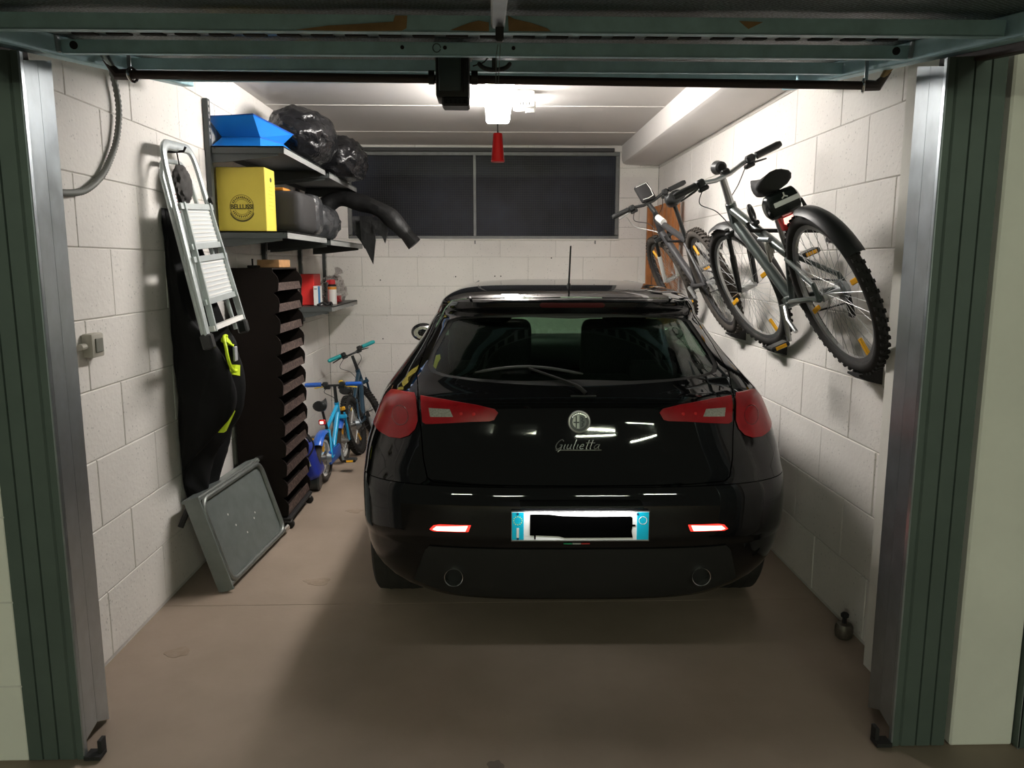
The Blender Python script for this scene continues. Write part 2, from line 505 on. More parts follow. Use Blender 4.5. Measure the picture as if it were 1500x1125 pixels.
# ================================================================== LAMPS
m_lampglow = mat('lit_diffuser', (0.9, 0.9, 0.9), 0.4, emis=(1.0, 0.955, 0.905), estr=LAMP_STRENGTH)
lp = thing('ceiling_lamp', 'long glowing white batten lamp on the ceiling', 'lamp', (0.045, 4.54, ZC))
poly = [(-0.088, ZC-0.002), (-0.088, ZC-0.028), (0.088, ZC-0.028), (0.088, ZC-0.002)]
MB().prism([(0.045+a, b) for a, b in poly], lambda x, z: Vector((x, 3.77, z)), lambda x, z: Vector((x, 5.31, z))).build('housing', m_white, lp)
dm = MB()
dm.box((0.045, 4.54, ZC-0.084), (0.155, 1.52, 0.112), b=0.022, seg=2)
dm.build('diffuser', m_lampglow, lp)
for yy in (3.775, 5.305):
    MB().box((0.045, yy, ZC-0.070), (0.10, 0.014, 0.05), b=0.003).build('end_clip', m_white, lp)
# white junction box next to it
jb = thing('junction_box', 'small white box with slots on the ceiling beside the lamp', 'box', (0.215, 5.0, ZC))
MB().box((0.205, 4.98, ZC-0.055), (0.13, 0.16, 0.10), b=0.016, seg=2).build('body', m_white, jb)
MB().cyl((0.245, 4.98, ZC-0.06), (0.245, 4.98, ZC-0.125), 0.036, 0.030, 18).build('dome', m_white, jb)
for k in range(4):
    MB().box((0.180+k*0.018, 4.899, ZC-0.085), (0.008, 0.004, 0.018)).build('slot', m_black, jb)
# corridor tube lamps behind the photographer
def corridor_lamp(loc, rz, label):
    t = thing('corridor_lamp', label, 'lamp', loc, (0, 0, rz), 'corridor lamps')
    MB().box((0, 0, 0.05), (0.10, 1.26, 0.05), b=0.006).build('housing', m_white, t, world=False)
    MB().cyl((0, -0.6, 0), (0, 0.6, 0), 0.0105, n=10).build('tube', mat('lit_tube', (0.9, 0.9, 0.9), 0.4, emis=(0.92, 1.0, 0.76), estr=CORRIDOR_TUBE), t, world=False)
    for e in (-0.6, 0.6):
        MB().box((0, e, 0.012), (0.04, 0.03, 0.06)).build('socket', m_white, t, world=False)
    return t
corridor_lamp((-2.6, -4.6, 2.55), R(90), 'corridor tube lamp behind the viewer on the left')
corridor_lamp((2.8, -4.6, 2.55), R(90), 'corridor tube lamp behind the viewer on the right')
corridor_lamp((-0.9, -7.2, 2.55), R(90), 'far corridor tube lamp behind the viewer on the left')
corridor_lamp((1.6, -7.2, 2.55), R(90), 'far corridor tube lamp behind the viewer on the right')
# ================================================================== GARAGE DOOR (open overhead leaf)
def expanded_sheet():
    m = bpy.data.materials.new('perforated_sheet'); m.use_nodes = True
    nt = m.node_tree; N = nt.nodes; L = nt.links; b = N['Principled BSDF']
    tc = N.new('ShaderNodeTexCoord'); mp = N.new('ShaderNodeMapping')
    mp.inputs['Scale'].default_value = (48, 70, 1)
    mp.inputs['Rotation'].default_value = (0, 0, R(40))
    L.new(tc.outputs['Object'], mp.inputs['Vector'])
    vo = N.new('ShaderNodeTexVoronoi'); vo.feature = 'DISTANCE_TO_EDGE'; vo.inputs['Scale'].default_value = 1.4; vo.inputs['Randomness'].default_value = 0.35
    L.new(mp.outputs[0], vo.inputs['Vector'])
    rp = N.new('ShaderNodeValToRGB')
    rp.color_ramp.elements[0].position = 0.08; rp.color_ramp.elements[0].color = (0.16, 0.20, 0.20, 1)
    rp.color_ramp.elements[1].position = 0.22; rp.color_ramp.elements[1].color = (0.010, 0.013, 0.013, 1)
    L.new(vo.outputs['Distance'], rp.inputs['Fac']); L.new(rp.outputs['Color'], b.inputs['Base Color'])
    b.inputs['Metallic'].default_value = 0.6; b.inputs['Roughness'].default_value = 0.45
    bp = N.new('ShaderNodeBump'); bp.invert = True; bp.inputs['Strength'].default_value = 0.8; bp.inputs['Distance'].default_value = 0.006
    L.new(vo.outputs['Distance'], bp.inputs['Height']); L.new(bp.outputs['Normal'], b.inputs['Normal'])
    return m
m_sheet = expanded_sheet()
m_card = mat('torn_cardboard', (0.42, 0.27, 0.13), 0.85, var=0.35, vscale=18)
gd = thing('garage_door', 'open overhead garage door of galvanised rails seen from below', 'garage door', (0, 2.5, 2.182), (math.atan(0.135), 0, 0))
def gp(mb, name, m, parent=None, **k): return mb.build(name, m, parent or gd, world=False, **k)
gp(MB().box((0, 0.0, 0.058), (2.72, 2.2, 0.012)), 'sheet', m_sheet)
slot_me = None
for y in (-0.475, 0.0, 0.465, 0.92):
    rl = MB()
    rl.box((0, y, 0.019), (2.60, 0.004, 0.038))          # web facing the viewer
    rl.box((0, y+0.02, 0.0015), (2.60, 0.044, 0.004))    # lower flange
    rl.box((0, y+0.042, 0.010), (2.60, 0.004, 0.018))    # return lip
    rl.box((0, y+0.021, 0.036), (2.60, 0.042, 0.004))    # upper flange
    gp(rl, 'rail', m_galv_b)
    if y > -0.2:
        for k in range(-12, 13):
            if slot_me is None:
                slot_me = MB().box((0, 0, 0), (0.066, 0.036, 0.006), b=0.002).mesh('slot'); slot_me.materials.append(m_blackm)
            o = bpy.data.objects.new('slot', slot_me); COL.objects.link(o); o.parent = gd
            o.location = (k*0.1+0.03*(y > 0), y-0.050, 0.0475)
        gp(MB().box((0, y-0.050, 0.051), (2.60, 0.05, 0.003)), 'slot_strip', m_galv)
for sx in (-1, 1):
    sr = MB().box((sx*1.335, 0.0, 0.022), (0.055, 2.2, 0.062), b=0.004)
    gp(sr, 'side_rail', m_galv_b)
    gp(MB().box((sx*1.38, -0.60, -0.018), (0.035, 1.05, 0.030), b=0.003), 'seal_bar', m_brownbar)
    gp(MB().box((sx*1.368, -0.60, 0.004), (0.03, 1.05, 0.012)), 'seal_flange', m_galv)
    gp(MB().cyl((sx*1.262, -0.005, 0.022), (sx*1.262, 0.0, 0.022), 0.012, n=14), 'rail_hole', m_blackm)
    gp(MB().box((sx*1.325, -0.012, 0.025), (0.05, 0.02, 0.05), b=0.003), 'corner_plate', m_galv)
# splice plate with screws on the second rail
gp(MB().box((0.0-0.05, -0.004, 0.020), (0.55, 0.004, 0.032)), 'splice_plate', m_galv_b)
for x in (-0.27, -0.14, 0.07):
    gp(MB().cyl((x, -0.009, 0.022), (x, -0.005, 0.022), 0.006, n=10), 'screw', m_blackm)
gp(MB().tube(arc((-0.165, -0.0075, 0.021), 0.012, 0, 345, 20), 0.0012, 5), 'stamp_ring', m_blackm)
# centre lock profile
gp(MB().box((0.018, -0.79, 0.03), (0.035, 0.62, 0.045), b=0.004), 'lock_rail', m_galv)
gp(MB().box((0.022, -0.50, 0.0), (0.020, 0.03, 0.05), b=0.004), 'lock_bracket', m_black)
# torn cardboard left on the first rail
for pl in ([(-0.48, 0.002), (-0.40, 0.012), (-0.33, 0.016), (-0.24, 0.022), (-0.235, 0.036), (-0.205, 0.036), (-0.208, 0.008), (-0.22, 0.002), (-0.35, 0.0)],
           [(-0.10, 0.004), (-0.055, 0.020), (-0.03, 0.026), (-0.004, 0.022), (-0.004, 0.002)],
           [(0.045, 0.003), (0.043, 0.038), (0.06, 0.030), (0.10, 0.022), (0.14, 0.010), (0.15, 0.003)],
           [(0.62, 0.03), (0.645, 0.012), (0.68, 0.028)]):
    gp(MB().prism(pl, lambda x, z: Vector((x, -0.479, z)), lambda x, z: Vector((x, -0.4815, z))), 'cardboard_scrap', m_card)
# release lever (anchor shaped)
ps = spline([(-0.053, 0, 0.020), (-0.035, 0, 0.004), (0, 0, -0.002), (0.035, 0, 0.004), (0.053, 0, 0.020)], 5)
lv = MB().tube([(0.012+p[0], 0.10, -0.028+p[2]) for p in ps], [0.004]+[0.007]*(len(ps)-2)+[0.004], 8)
lv.box((0.012, 0.10, 0.0), (0.016, 0.012, 0.06), b=0.002)
gp(lv, 'release_lever', m_black)

# ================================================================== DOOR OPENER with its long shaft
op = gd
sh = MB()
sh.tube([(-1.205, 2.75, 2.178), (1.285, 2.75, 2.157)], 0.0145, 12)
sh.build('shaft', m_brownbar, op)
for sx, z in ((-1, 2.178), (1, 2.157)):
    x0 = -1.205 if sx < 0 else 1.285
    MB().tube([(x0, 2.75, z), (x0+sx*0.05, 2.75, z), (x0+sx*0.085, 2.74, z+0.045)], [0.019, 0.019, 0.006], 10).build('shaft_end', m_brownbar, op)
    MB().tube(arc((x0-sx*0.005, 2.74, z-0.003), 0.022, 0, 360, 18, (0.35, 0.94, 0), (0, 0, 1))[:-1], 0.0045, 6, closed=True).build('ring', m_chrome, op)
    MB().box((x0+sx*0.006, 2.745, z+0.045), (0.012, 0.004, 0.095)).build('strap', m_galv, op)
    MB().tube([(x0+sx*0.062, 2.744, z+0.024), (x0+sx*0.088, 2.73, z+0.07)], [0.010, 0.014], 10).build('end_pin', m_galv if sx < 0 else m_card, op)
mo = MB().box((-0.127, 2.735, 2.165), (0.112, 0.12, 0.140), b=0.010, seg=2)
op = mo.build('motor', m_black, gd, label='black motor box')
MB().box((-0.135, 2.670, 2.168), (0.074, 0.012, 0.108), b=0.006, seg=2).build('cover', mat('dark_cover', (0.05, 0.068, 0.07), 0.4), op)
MB().box((-0.127, 2.735, 2.242), (0.128, 0.10, 0.018), b=0.004).build('mount_plate', m_black, op)
MB().box((-0.118, 2.725, 2.085), (0.092, 0.09, 0.030), b=0.006).build('vent_box', m_black, op)
for k in range(5):
    MB().box((-0.148+k*0.015, 2.679, 2.083), (0.007, 0.004, 0.014)).build('vent_slot', m_blackm, op)
MB().tube(spline([(-0.078, 2.69, 2.24), (-0.082, 2.665, 2.20), (-0.088, 2.664, 2.13), (-0.092, 2.68, 2.11)], 6), 0.003, 6).build('cable', m_blackm, op)
for xa, xb in ((-0.066, -0.044), (-0.19, -0.21)): MB().cyl((xa, 2.74, 2.172), (xb, 2.74, 2.172), 0.023, n=16).build('shaft_collar', m_black, op)
MB().tube(spline([(-0.06, 2.72, 2.205), (-0.02, 2.70, 2.215), (0.0, 2.66, 2.235)], 5), 0.0022, 5).build('release_wire', m_blackm, op)

# ================================================================== PULL CORD
pc = thing('pull_cord', 'red cone handle hanging on a steel cord from the door', 'pull handle', (0.02, 2.02, 1.85))
PX, PY = 0.017, 2.02
for dx in (-0.0045, 0.0045):
    MB().tube([(PX+0.004+dx*0.6, PY, 2.088), (PX+0.001+dx, PY, 2.06), (PX-0.001+dx*0.7, PY, 2.0), (PX, PY, 1.875)], 0.0011, 6).build('cord', m_chrome, pc)
MB().lathe([(0.0085, 0.070), (0.0105, 0.0705), (0.0115, 0.068), (0.0165, 0.006), (0.0175, 0.003), (0.0165, 0.0)], (PX, PY, 1.8045), (0, 0, 1), 20).build('handle', m_red, pc)
MB().lathe([(0.003, 0), (0.0012, 0.01)], (PX, PY, 1.8745), (0, 0, 1), 10).build('knot', m_chrome, pc)

# ================================================================== WALL FIXTURES LEFT
cd = MB()
pth = spline([(XL+0.02, 3.12, 2.46), (XL+0.022, 3.19, 2.33), (XL+0.024, 3.236, 2.18), (XL+0.024, 3.203, 2.047), (XL+0.022, 3.13, 1.945), (XL+0.02, 3.05, 1.873), (XL+0.02, 2.93, 1.815), (XL+0.02, 2.814, 1.795), (XL+0.02, 2.70, 1.79)], 16)
rr = [0.0115 + (0.0016 if i % 2 else -0.0016) for i in range(len(pth))]
cd.tube(pth, rr, 10)
co = cd.build('conduit', mat('grey_conduit', (0.16, 0.165, 0.15), 0.6), smooth=60)
origin(co, (XL+0.01, 3.05, 1.79))
tag(co, 'ribbed grey flexible conduit curving down the left wall', 'conduit')
sw = thing('light_switch', 'square beige surface light switch beside the left jamb', 'switch', (XL+0.002, 2.89, 1.20))
MB().box((XL+0.022, 2.89, 1.25), (0.040, 0.086, 0.088), b=0.006, seg=2).build('box', mat('beige_plastic', (0.42, 0.40, 0.34), 0.5), sw)
MB().box((XL+0.044, 2.892, 1.25), (0.006, 0.052, 0.052), b=0.002).build('rocker', mat('rocker_grey', (0.20, 0.20, 0.17), 0.5), sw)
MB().cyl((XL+0.02, 2.835, 1.25), (XL+0.02, 2.80, 1.25), 0.012, n=10).build('cable_gland', MATS['beige_plastic'], sw)
# little steel post with a knob at the foot of the right wall
fp = thing('floor_bolt', 'small round steel pot with a black knob on the floor', 'floor bolt', (1.455, 2.985, 0))
MB().lathe([(0.026, 0.0), (0.034, 0.008), (0.037, 0.03), (0.036, 0.05), (0.030, 0.062), (0.012, 0.066)], (1.468, 2.985, 0.001), (0, 0, 1), 20).build('pot', mat('worn_steel', (0.20, 0.18, 0.15), 0.45, metal=0.8, var=0.4, vscale=40), fp)
MB().lathe([(0.010, 0.0), (0.009, 0.022), (0.016, 0.028), (0.017, 0.038), (0.010, 0.046), (0.003, 0.048)], (1.468, 2.985, 0.066), (0, 0, 1), 14).build('knob', m_blackm, fp)
# ================================================================== CAR
CARX, CARY = 0.332, 2.80
car = thing('hatchback_car', 'shiny black five door hatchback parked nose to the back wall', 'car', (CARX, CARY, 0), (0, 0, R(-1.1)))
m_paint = mat('black_paint', (0.004, 0.004, 0.0045), 0.6, coat=1.0, spec=0.0)
m_trim = mat('black_trim', (0.012, 0.012, 0.012), 0.55)
def tinted(name, tint, refl):
    m = bpy.data.materials.new(name); m.use_nodes = True
    nt = m.node_tree; N = nt.nodes; L = nt.links
    N.remove(N['Principled BSDF'])
    t = N.new('ShaderNodeBsdfTransparent'); t.inputs[0].default_value = (*tint, 1)
    g = N.new('ShaderNodeBsdfGlossy'); g.inputs['Roughness'].default_value = 0.02; g.inputs[0].default_value = (1, 1, 1, 1)
    fr = N.new('ShaderNodeFresnel')
    ge = N.new('ShaderNodeNewGeometry'); mi = N.new('ShaderNodeMapRange')
    mi.inputs['To Min'].default_value = refl; mi.inputs['To Max'].default_value = 1.0/refl
    L.new(ge.outputs['Backfacing'], mi.inputs['Value']); L.new(mi.outputs[0], fr.inputs[0])
    mx = N.new('ShaderNodeMixShader')
    L.new(fr.outputs[0], mx.inputs[0]); L.new(t.outputs[0], mx.inputs[1]); L.new(g.outputs[0], mx.inputs[2])
    L.new(mx.outputs[0], N['Material Output'].inputs[0])
    return m
m_rglass = tinted('rear_glass', (0.56, 0.64, 0.58), 1.36)
m_wglass = tinted('clear_glass', (0.74, 0.88, 0.78), 1.36)

_Z = [.20, .26, .34, .42, .47, .484, .52, .60, .68, .705, .725, .80, .88, .95, 1.00, 1.03, 1.06, 1.09, 1.15, 1.22, 1.29, 1.325, 1.34, 1.36, 1.385, 1.40, 1.415, 1.43, 1.445, 1.455, 1.462]
_YR = [.15, .10, .065, .035, .022, .010, .0, .0, .010, .018, .030, .052, .072, .085, .098, .12, .165, .20, .275, .36, .445, .485, .482, .462, .455, .472, .51, .58, .80, 1.15, 1.55]
_W = [.70, .79, .853, .872, .876, .878, .881, .882, .882, .881, .880, .874, .855, .832, .812, .798, .780, .758, .715, .668, .63, .608, .60, .588, .575, .562, .54, .51, .455, .37, .22]
_CD = [.40, .42] + [.45]*13 + [.47, .5, .5, .5, .48, .45, .42, .40, .38, .38, .40, .42, .45, .5, .5, .4]
_YFz = [.20, .40, .60, .72, .80, .88, .95, 1.00, 1.10, 1.20, 1.30, 1.40, 1.43, 1.445, 1.455, 1.462]
_YF = [4.0, 4.20, 4.24, 4.18, 4.0, 3.7, 3.35, 3.08, 2.92, 2.76, 2.60, 2.38, 2.22, 2.05, 1.88, 1.68]
fYR, fW, fCD, fYF = pchip(_Z, _YR), pchip(_Z, _W), pchip(_Z, _CD), pchip(_YFz, _YF)
EXN = 2.7
fN = pchip([.2, .65, .95, 1.5], [3.3, 3.3, 2.7, 2.7])
def car_y(x, z):
    w = fW(z); t = min(abs(x)/w, 0.995); e = fN(z)
    return fYR(z) + fCD(z)*(1-(1-t**e)**(1/e))
def car_solid(d):
    zs = sorted(set([round(q, 4) for q in list(np.linspace(.2, .46, 8)) + list(np.linspace(.47, .73, 14)) + list(np.linspace(.75, 1.0, 9)) + list(np.linspace(1.015, 1.32, 20)) + list(np.linspace(1.325, 1.42, 12)) + [1.43, 1.438, 1.445, 1.45, 1.455, 1.459, 1.462]]))
    vs = []; n = None
    for z in zs:
        zz = min(max(z, .2+d), 1.462-d) if d > 0 else z
        if d < 0:
            zz = z + (d if z == zs[0] else 0) + (-d if z == zs[-1] else 0)
        w = fW(z)-d; yr = fYR(z)+d; yf = fYF(z)-d
        c = min(fCD(z), (yf-yr)*0.45); cf = min(0.5, (yf-yr)*0.45)
        half = []
        NR, NS, NF = 22, 12, 10
        e = fN(z)
        for i in range(NR+1):
            a = i/NR*math.pi/2
            half.append((w*math.sin(a)**(2/e), yr + c*(1-max(math.cos(a), 0)**(2/e))))
        for i in range(1, NS):
            half.append((w, yr+c + (yf-cf-yr-c)*i/NS))
        for i in range(NF+1):
            a = math.pi/2*(1-i/NF)
            half.append((w*math.sin(a)**(2/2.4), yf - cf*(1-max(math.cos(a), 0)**(2/2.4))))
        ring = half[:-1] + [(0.0, half[-1][1])] + [(-x, y) for x, y in reversed(half[1:-1])]
        n = len(ring)
        for k, (x, y) in enumerate(ring):
            vs.append((x, y, zz if d <= 0 else zz))
    # squash duplicate layers slightly so that the offset solid stays closed
    m = len(zs); fs = []
    for i in range(m-1):
        for k in range(n):
            k2 = (k+1) % n
            fs.append((i*n+k, i*n+k2, (i+1)*n+k2, (i+1)*n+k))
    fs.append(tuple(reversed(range(n)))); fs.append(tuple((m-1)*n+k for k in range(n)))
    return vs, fs
def solid_mesh(*ds):
    mb = MB()
    for d in ds: mb.add(*car_solid(d))
    me = bpy.data.meshes.new('solid')
    me.from_pydata([tuple(v) for v in mb.v], [], mb.f)
    if len(ds) == 2:      # second one is the inner skin: flip it
        bm = bmesh.new(); bm.from_mesh(me); bm.faces.ensure_lookup_table()
        h = len(bm.faces)//2
        bmesh.ops.reverse_faces(bm, faces=bm.faces[h:])
        bm.to_mesh(me); bm.free()
    return me
def boolean(a, b, op):
    oa = bpy.data.objects.new('tmp_a', a); ob = bpy.data.objects.new('tmp_b', b)
    COL.objects.link(oa); COL.objects.link(ob)
    md = oa.modifiers.new('b', 'BOOLEAN'); md.operation = op; md.object = ob; md.solver = 'EXACT'
    dg = bpy.context.evaluated_depsgraph_get(); dg.update()
    me = bpy.data.meshes.new_from_object(oa.evaluated_get(dg))
    bpy.data.objects.remove(oa); bpy.data.objects.remove(ob)
    return me
def sym(pts): return list(pts) + [(-x, z) for x, z in reversed(pts) if abs(x) > 1e-6]
def grow(pts, g):
    cx = sum(p[0] for p in pts)/len(pts); cz = sum(p[1] for p in pts)/len(pts)
    out = []
    for x, z in pts:
        v = Vector((x-cx, z-cz)); out.append((x + v.x/v.length*g, z + v.y/v.length*g))
    return out
def prism_y(pts, y0, y1):
    return MB().prism(pts, lambda x, z: Vector((x, y0, z)), lambda x, z: Vector((x, y1, z))).mesh('cut')
def prism_x(pts, xs):
    mb = MB()
    for x0, x1 in xs: mb.prism(pts, lambda y, z: Vector((x0, y, z)), lambda y, z: Vector((x1, y, z)))
    return mb.mesh('cut')
HATCH = sym([(0, .716), (-.40, .717), (-.56, .722), (-.583, .735), (-.60, .80), (-.612, .90), (-.632, 1.035), (-.652, 1.10), (-.625, 1.2), (-.582, 1.29), (-.555, 1.345), (-.52, 1.385), (-.44, 1.399), (0, 1.405)])
GLASS = sym([(0, 1.073), (-.23, 1.079), (-.39, 1.086), (-.54, 1.097), (-.59, 1.107), (-.611, 1.13), (-.603, 1.17), (-.572, 1.235), (-.538, 1.30), (-.50, 1.314), (-.40, 1.324), (-.2, 1.336), (0, 1.339)])
WIND = sym([(0, 1.015), (-.40, 1.02), (-.66, 1.035), (-.67, 1.06), (-.55, 1.37), (-.50, 1.392), (0, 1.405)])
SIDEW = [(1.15, 1.075), (2.85, 1.04), (2.90, 1.06), (2.42, 1.35), (2.2, 1.372), (1.5, 1.375), (1.2, 1.33), (1.02, 1.18), (1.02, 1.10)]
shell = solid_mesh(0.0, 0.028)
tail = boolean(shell.copy(), prism_y(HATCH, -0.5, 1.0), 'INTERSECT')
tail = boolean(tail, prism_y(GLASS, -0.6, 1.1), 'DIFFERENCE')
body = boolean(shell.copy(), prism_y(grow(HATCH, 0.005), -0.5, 1.01), 'DIFFERENCE')
arch = MB()
for sx in (-1, 1):
    for yy in (0.78, 3.40):
        arch.cyl((sx*0.60, yy, 0.335), (sx*1.1, yy, 0.335), 0.352, n=40)
archm = arch.mesh('arch')
bump = boolean(shell.copy(), MB().box((0, 0.24, .40), (2.2, 1.0, .614)).mesh('b'), 'INTERSECT')
bump = boolean(bump, archm.copy(), 'DIFFERENCE')
body = boolean(body, MB().box((0, 0.24, .40), (2.2, 1.006, .620)).mesh('b'), 'DIFFERENCE')
body = boolean(body, archm, 'DIFFERENCE')
body = boolean(body, prism_y(WIND, 2.1, 3.5), 'DIFFERENCE')
body = boolean(body, prism_x(SIDEW, [(-1.1, -.40), (.40, 1.1)]), 'DIFFERENCE')
def carpart(me, name, m, parent=None, smooth=32, label=None): return link(name, me, m, parent or car, smooth, False, label)
def cp(mb, name, m, parent=None, smooth=35, label=None): return mb.build(name, m, parent or car, smooth, False, label)
o_body = carpart(body, 'body', m_paint)
o_tail = carpart(tail, 'tailgate', m_paint)
o_bump = carpart(bump, 'rear_bumper', m_paint)
thin = solid_mesh(0.006, 0.011)
carpart(boolean(thin.copy(), prism_y(grow(GLASS, 0.012), -0.6, 1.1), 'INTERSECT'), 'rear_window', m_rglass, o_tail, label='dark tinted rear window')
carpart(boolean(thin.copy(), prism_y(grow(WIND, 0.01), 2.1, 3.5), 'INTERSECT'), 'windscreen', m_wglass)
carpart(boolean(thin, prism_x(grow(SIDEW, 0.01), [(-1.1, -.40), (.40, 1.1)]), 'INTERSECT'), 'side_window', m_wglass)
# thin black border (frit) around the rear glass
fr_o = solid_mesh(0.0045, 0.006)
frit = boolean(boolean(fr_o, prism_y(grow(GLASS, 0.004), -0.6, 1.1), 'INTERSECT'), prism_y(grow(GLASS, -0.022), -0.7, 1.2), 'DIFFERENCE')
carpart(frit, 'glass_border', m_trim, o_tail)
# tail lamps: lens chunks standing a few millimetres proud of the skin
proud = solid_mesh(-0.004)
m_lens = mat('red_lens', (0.36, 0.008, 0.013), 0.3, coat=0.3, var=0.25, vscale=30, spec=0.3)
m_lens2 = mat('red_lens_dark', (0.14, 0.004, 0.007), 0.22, coat=0.5)
m_clear = mat('clear_lens', (0.42, 0.41, 0.37), 0.2, var=0.4, vscale=160, coat=0.8)
LO = [(-1.0, 1.02), (-.80, 1.028), (-.73, 1.035), (-.65, 1.036), (-.640, 1.02), (-.632, .975), (-.629, .937), (-.640, .905), (-.665, .880), (-.70, .866), (-.75, .864), (-.80, .875), (-.86, .90), (-1.0, .93)]
LI = [(-.622, 1.030), (-.527, 1.024), (-.393, 1.009), (-.325, .996), (-.311, .982), (-.327, .955), (-.345, .950), (-.419, .946), (-.526, .935), (-.595, .928), (-.610, .935)]
for s_ in (-1, 1):
    nm = 'tail_lamp'
    lo = [(-s_*x, z) for x, z in LO]; li = [(-s_*x, z) for x, z in LI]
    ol = carpart(boolean(proud.copy(), prism_y(lo, -0.4, 0.37), 'INTERSECT'), nm, m_lens, car, label='round red outer tail lamp')
    il = carpart(boolean(proud.copy(), prism_y(li, -0.4, 0.30), 'INTERSECT'), nm, m_lens, o_tail, label='long red inner tail lamp with clear reversing lens')
    # round inner ring of the outer lamp
    cx, cz = s_*.705, .950
    ring = MB(); pr = []
    for k in range(28):
        a = 2*math.pi*k/28; x = cx+.036*math.cos(a); z = cz+.036*math.sin(a)
        pr.append((x, car_y(x, z)-.0045, z))
    ring.tube(pr, .003, 6, closed=True)
    cp(ring, 'lamp_ring', m_lens2, ol)
    rv = [(-s_*x, z) for x, z in [(-.585, .990), (-.50, .990), (-.486, .962), (-.578, .957)]]
    carpart(boolean(solid_mesh(-0.0055), prism_y(rv, -0.4, 0.26), 'INTERSECT'), 'reversing_lens', m_clear, il)
    for gx in (.455, .405):
        x = s_*gx; z = .975
        cp(MB().ball((x, car_y(x, z)-.0045, z), .007, (1, .35, 1), 10, 6), 'bulb_spot', m_red, il)
    # bumper reflector: returned flash light put in as red emission, not a lamp
    fg = [(-s_*x, z) for x, z in [(-.575, .540), (-.560, .556), (-.535, .561), (-.415, .563), (-.425, .538), (-.56, .534)]]
    fl_ = carpart(boolean(proud.copy(), prism_y(fg, -0.4, 0.10), 'INTERSECT'), 'bumper_reflector', mat('reflector_glow', (0.9, 0.05, 0.04), 0.3, emis=(1.0, 0.03, 0.02), estr=2.0), o_bump, label='red bumper reflector with a painted glow')
    fc = grow(fg, -0.012)
    carpart(boolean(solid_mesh(-0.0055), prism_y(fc, -0.4, 0.09), 'INTERSECT'), 'reflector_core', m_redcore, fl_)
    # exhaust tips
    x = s_*.487; z = .332; y = car_y(x, z)
    ex = cp(MB().lathe([(.0345, .10), (.0345, -.012), (.037, -.014), (.0385, -.010), (.0385, .10)], (x, y-.018, z), (0, 1, 0), 28, close=True), 'exhaust_tip', m_chrome, o_bump)
    cp(MB().lathe([(.0335, 0.0), (.0335, .004)], (x, y+.03, z), (0, 1, 0), 24), 'exhaust_bore', m_blackm, ex)
# diffuser panel in matte plastic
dp = sym([(0, .462), (-.58, .462), (-.60, .44), (-.66, .27), (-.60, .222), (0, .212)])
carpart(boolean(proud.copy(), prism_y(dp, -0.4, 0.16), 'INTERSECT'), 'diffuser', m_trim, o_bump)
# brake lamp in the spoiler
bl = sym([(0, 1.366), (-.13, 1.366), (-.14, 1.376), (-.13, 1.386), (0, 1.386)])
carpart(boolean(proud, prism_y(bl, -0.4, 0.55), 'INTERSECT'), 'brake_lamp', mat('dark_red_lens', (0.06, 0.004, 0.006), 0.25), o_tail)
# licence plate
PZ, PYY = .569, -.004
lpz = cp(MB().box((0, PYY-.004, PZ), (.526, .010, .120), b=.003), 'plate_frame', m_trim, o_bump)
cp(MB().box((0, PYY-.0105, PZ), (.520, .004, .112), b=.0015), 'plate', mat('plate_white', (0.85, 0.85, 0.85), 0.4), lpz)
m_eu = mat('plate_blue', (0.0, 0.48, 0.70), 0.4)
for s_ in (-1, 1):
    cp(MB().box((s_*.2365, PYY-.0130, PZ), (.045, .002, .108), b=.0008), 'plate_band', m_eu, lpz)
cp(MB().box((-.2365, PYY-.0143, PZ-.026), (.009, .0012, .038)), 'plate_letter', m_white, lpz)
for k in range(12):
    a = 2*math.pi*k/12
    cp(MB().box((-.2365+.016*math.cos(a), PYY-.0143, PZ+.022+.016*math.sin(a)), (.0035, .0012, .0035)), 'plate_star', mat('plate_star', (0.7, 0.75, 0.2), 0.5), lpz)
cp(MB().tube(arc((.2365, PYY-.0142, PZ+.022), .015, 0, 360, 24)[:-1], .0014, 5, closed=True), 'plate_ring', m_white, lpz)
for x, z in ((-.2365, .049), (-.2365, -.049), (.216, .047)):
    cp(MB().cyl((x, PYY-.0165, PZ+z), (x, PYY-.013, PZ+z), .0045, n=10), 'plate_screw', mat('screw_blue', (0.01, 0.06, 0.14), 0.4), lpz)
cov = [(-.190, .046), (-.175, .047), (-.12, .046), (-.07, .040), (.05, .037), (.19, .038), (.196, .034), (.197, .006), (.208, .006), (.208, -.001), (.197, -.001), (.194, -.02), (.199, -.045), (.10, -.046), (-.06, -.046), (-.08, -.040), (-.168, -.036), (-.169, -.052), (-.174, -.052), (-.175, -.037), (-.191, -.036)]
cp(MB().prism([(x, PZ+z) for x, z in cov], lambda x, z: Vector((x, PYY-.0152, z)), lambda x, z: Vector((x, PYY-.0133, z))), 'plate_cover', mat('cover_black', (0.001, 0.001, 0.001), 1.0, spec=0.0), lpz, label='black patch covering the plate number')
cp(MB().tube([(-.262, PYY-.012, PZ+.058), (.262, PYY-.012, PZ+.058)], .0022, 6).tube([(-.262, PYY-.012, PZ-.058), (.262, PYY-.012, PZ-.058)], .0022, 6), 'plate_edge', m_chrome, lpz)
for i_, cc in enumerate([(0.02, 0.30, 0.14), (0.5, 0.5, 0.5), (0.5, 0.03, 0.03)]):
    cp(MB().box((-.045+i_*.034, car_y(0, .492)-.003, .492), (.032, .003, .0045)), 'dealer_strip', mat('strip_%d' % i_, cc, 0.5), lpz)
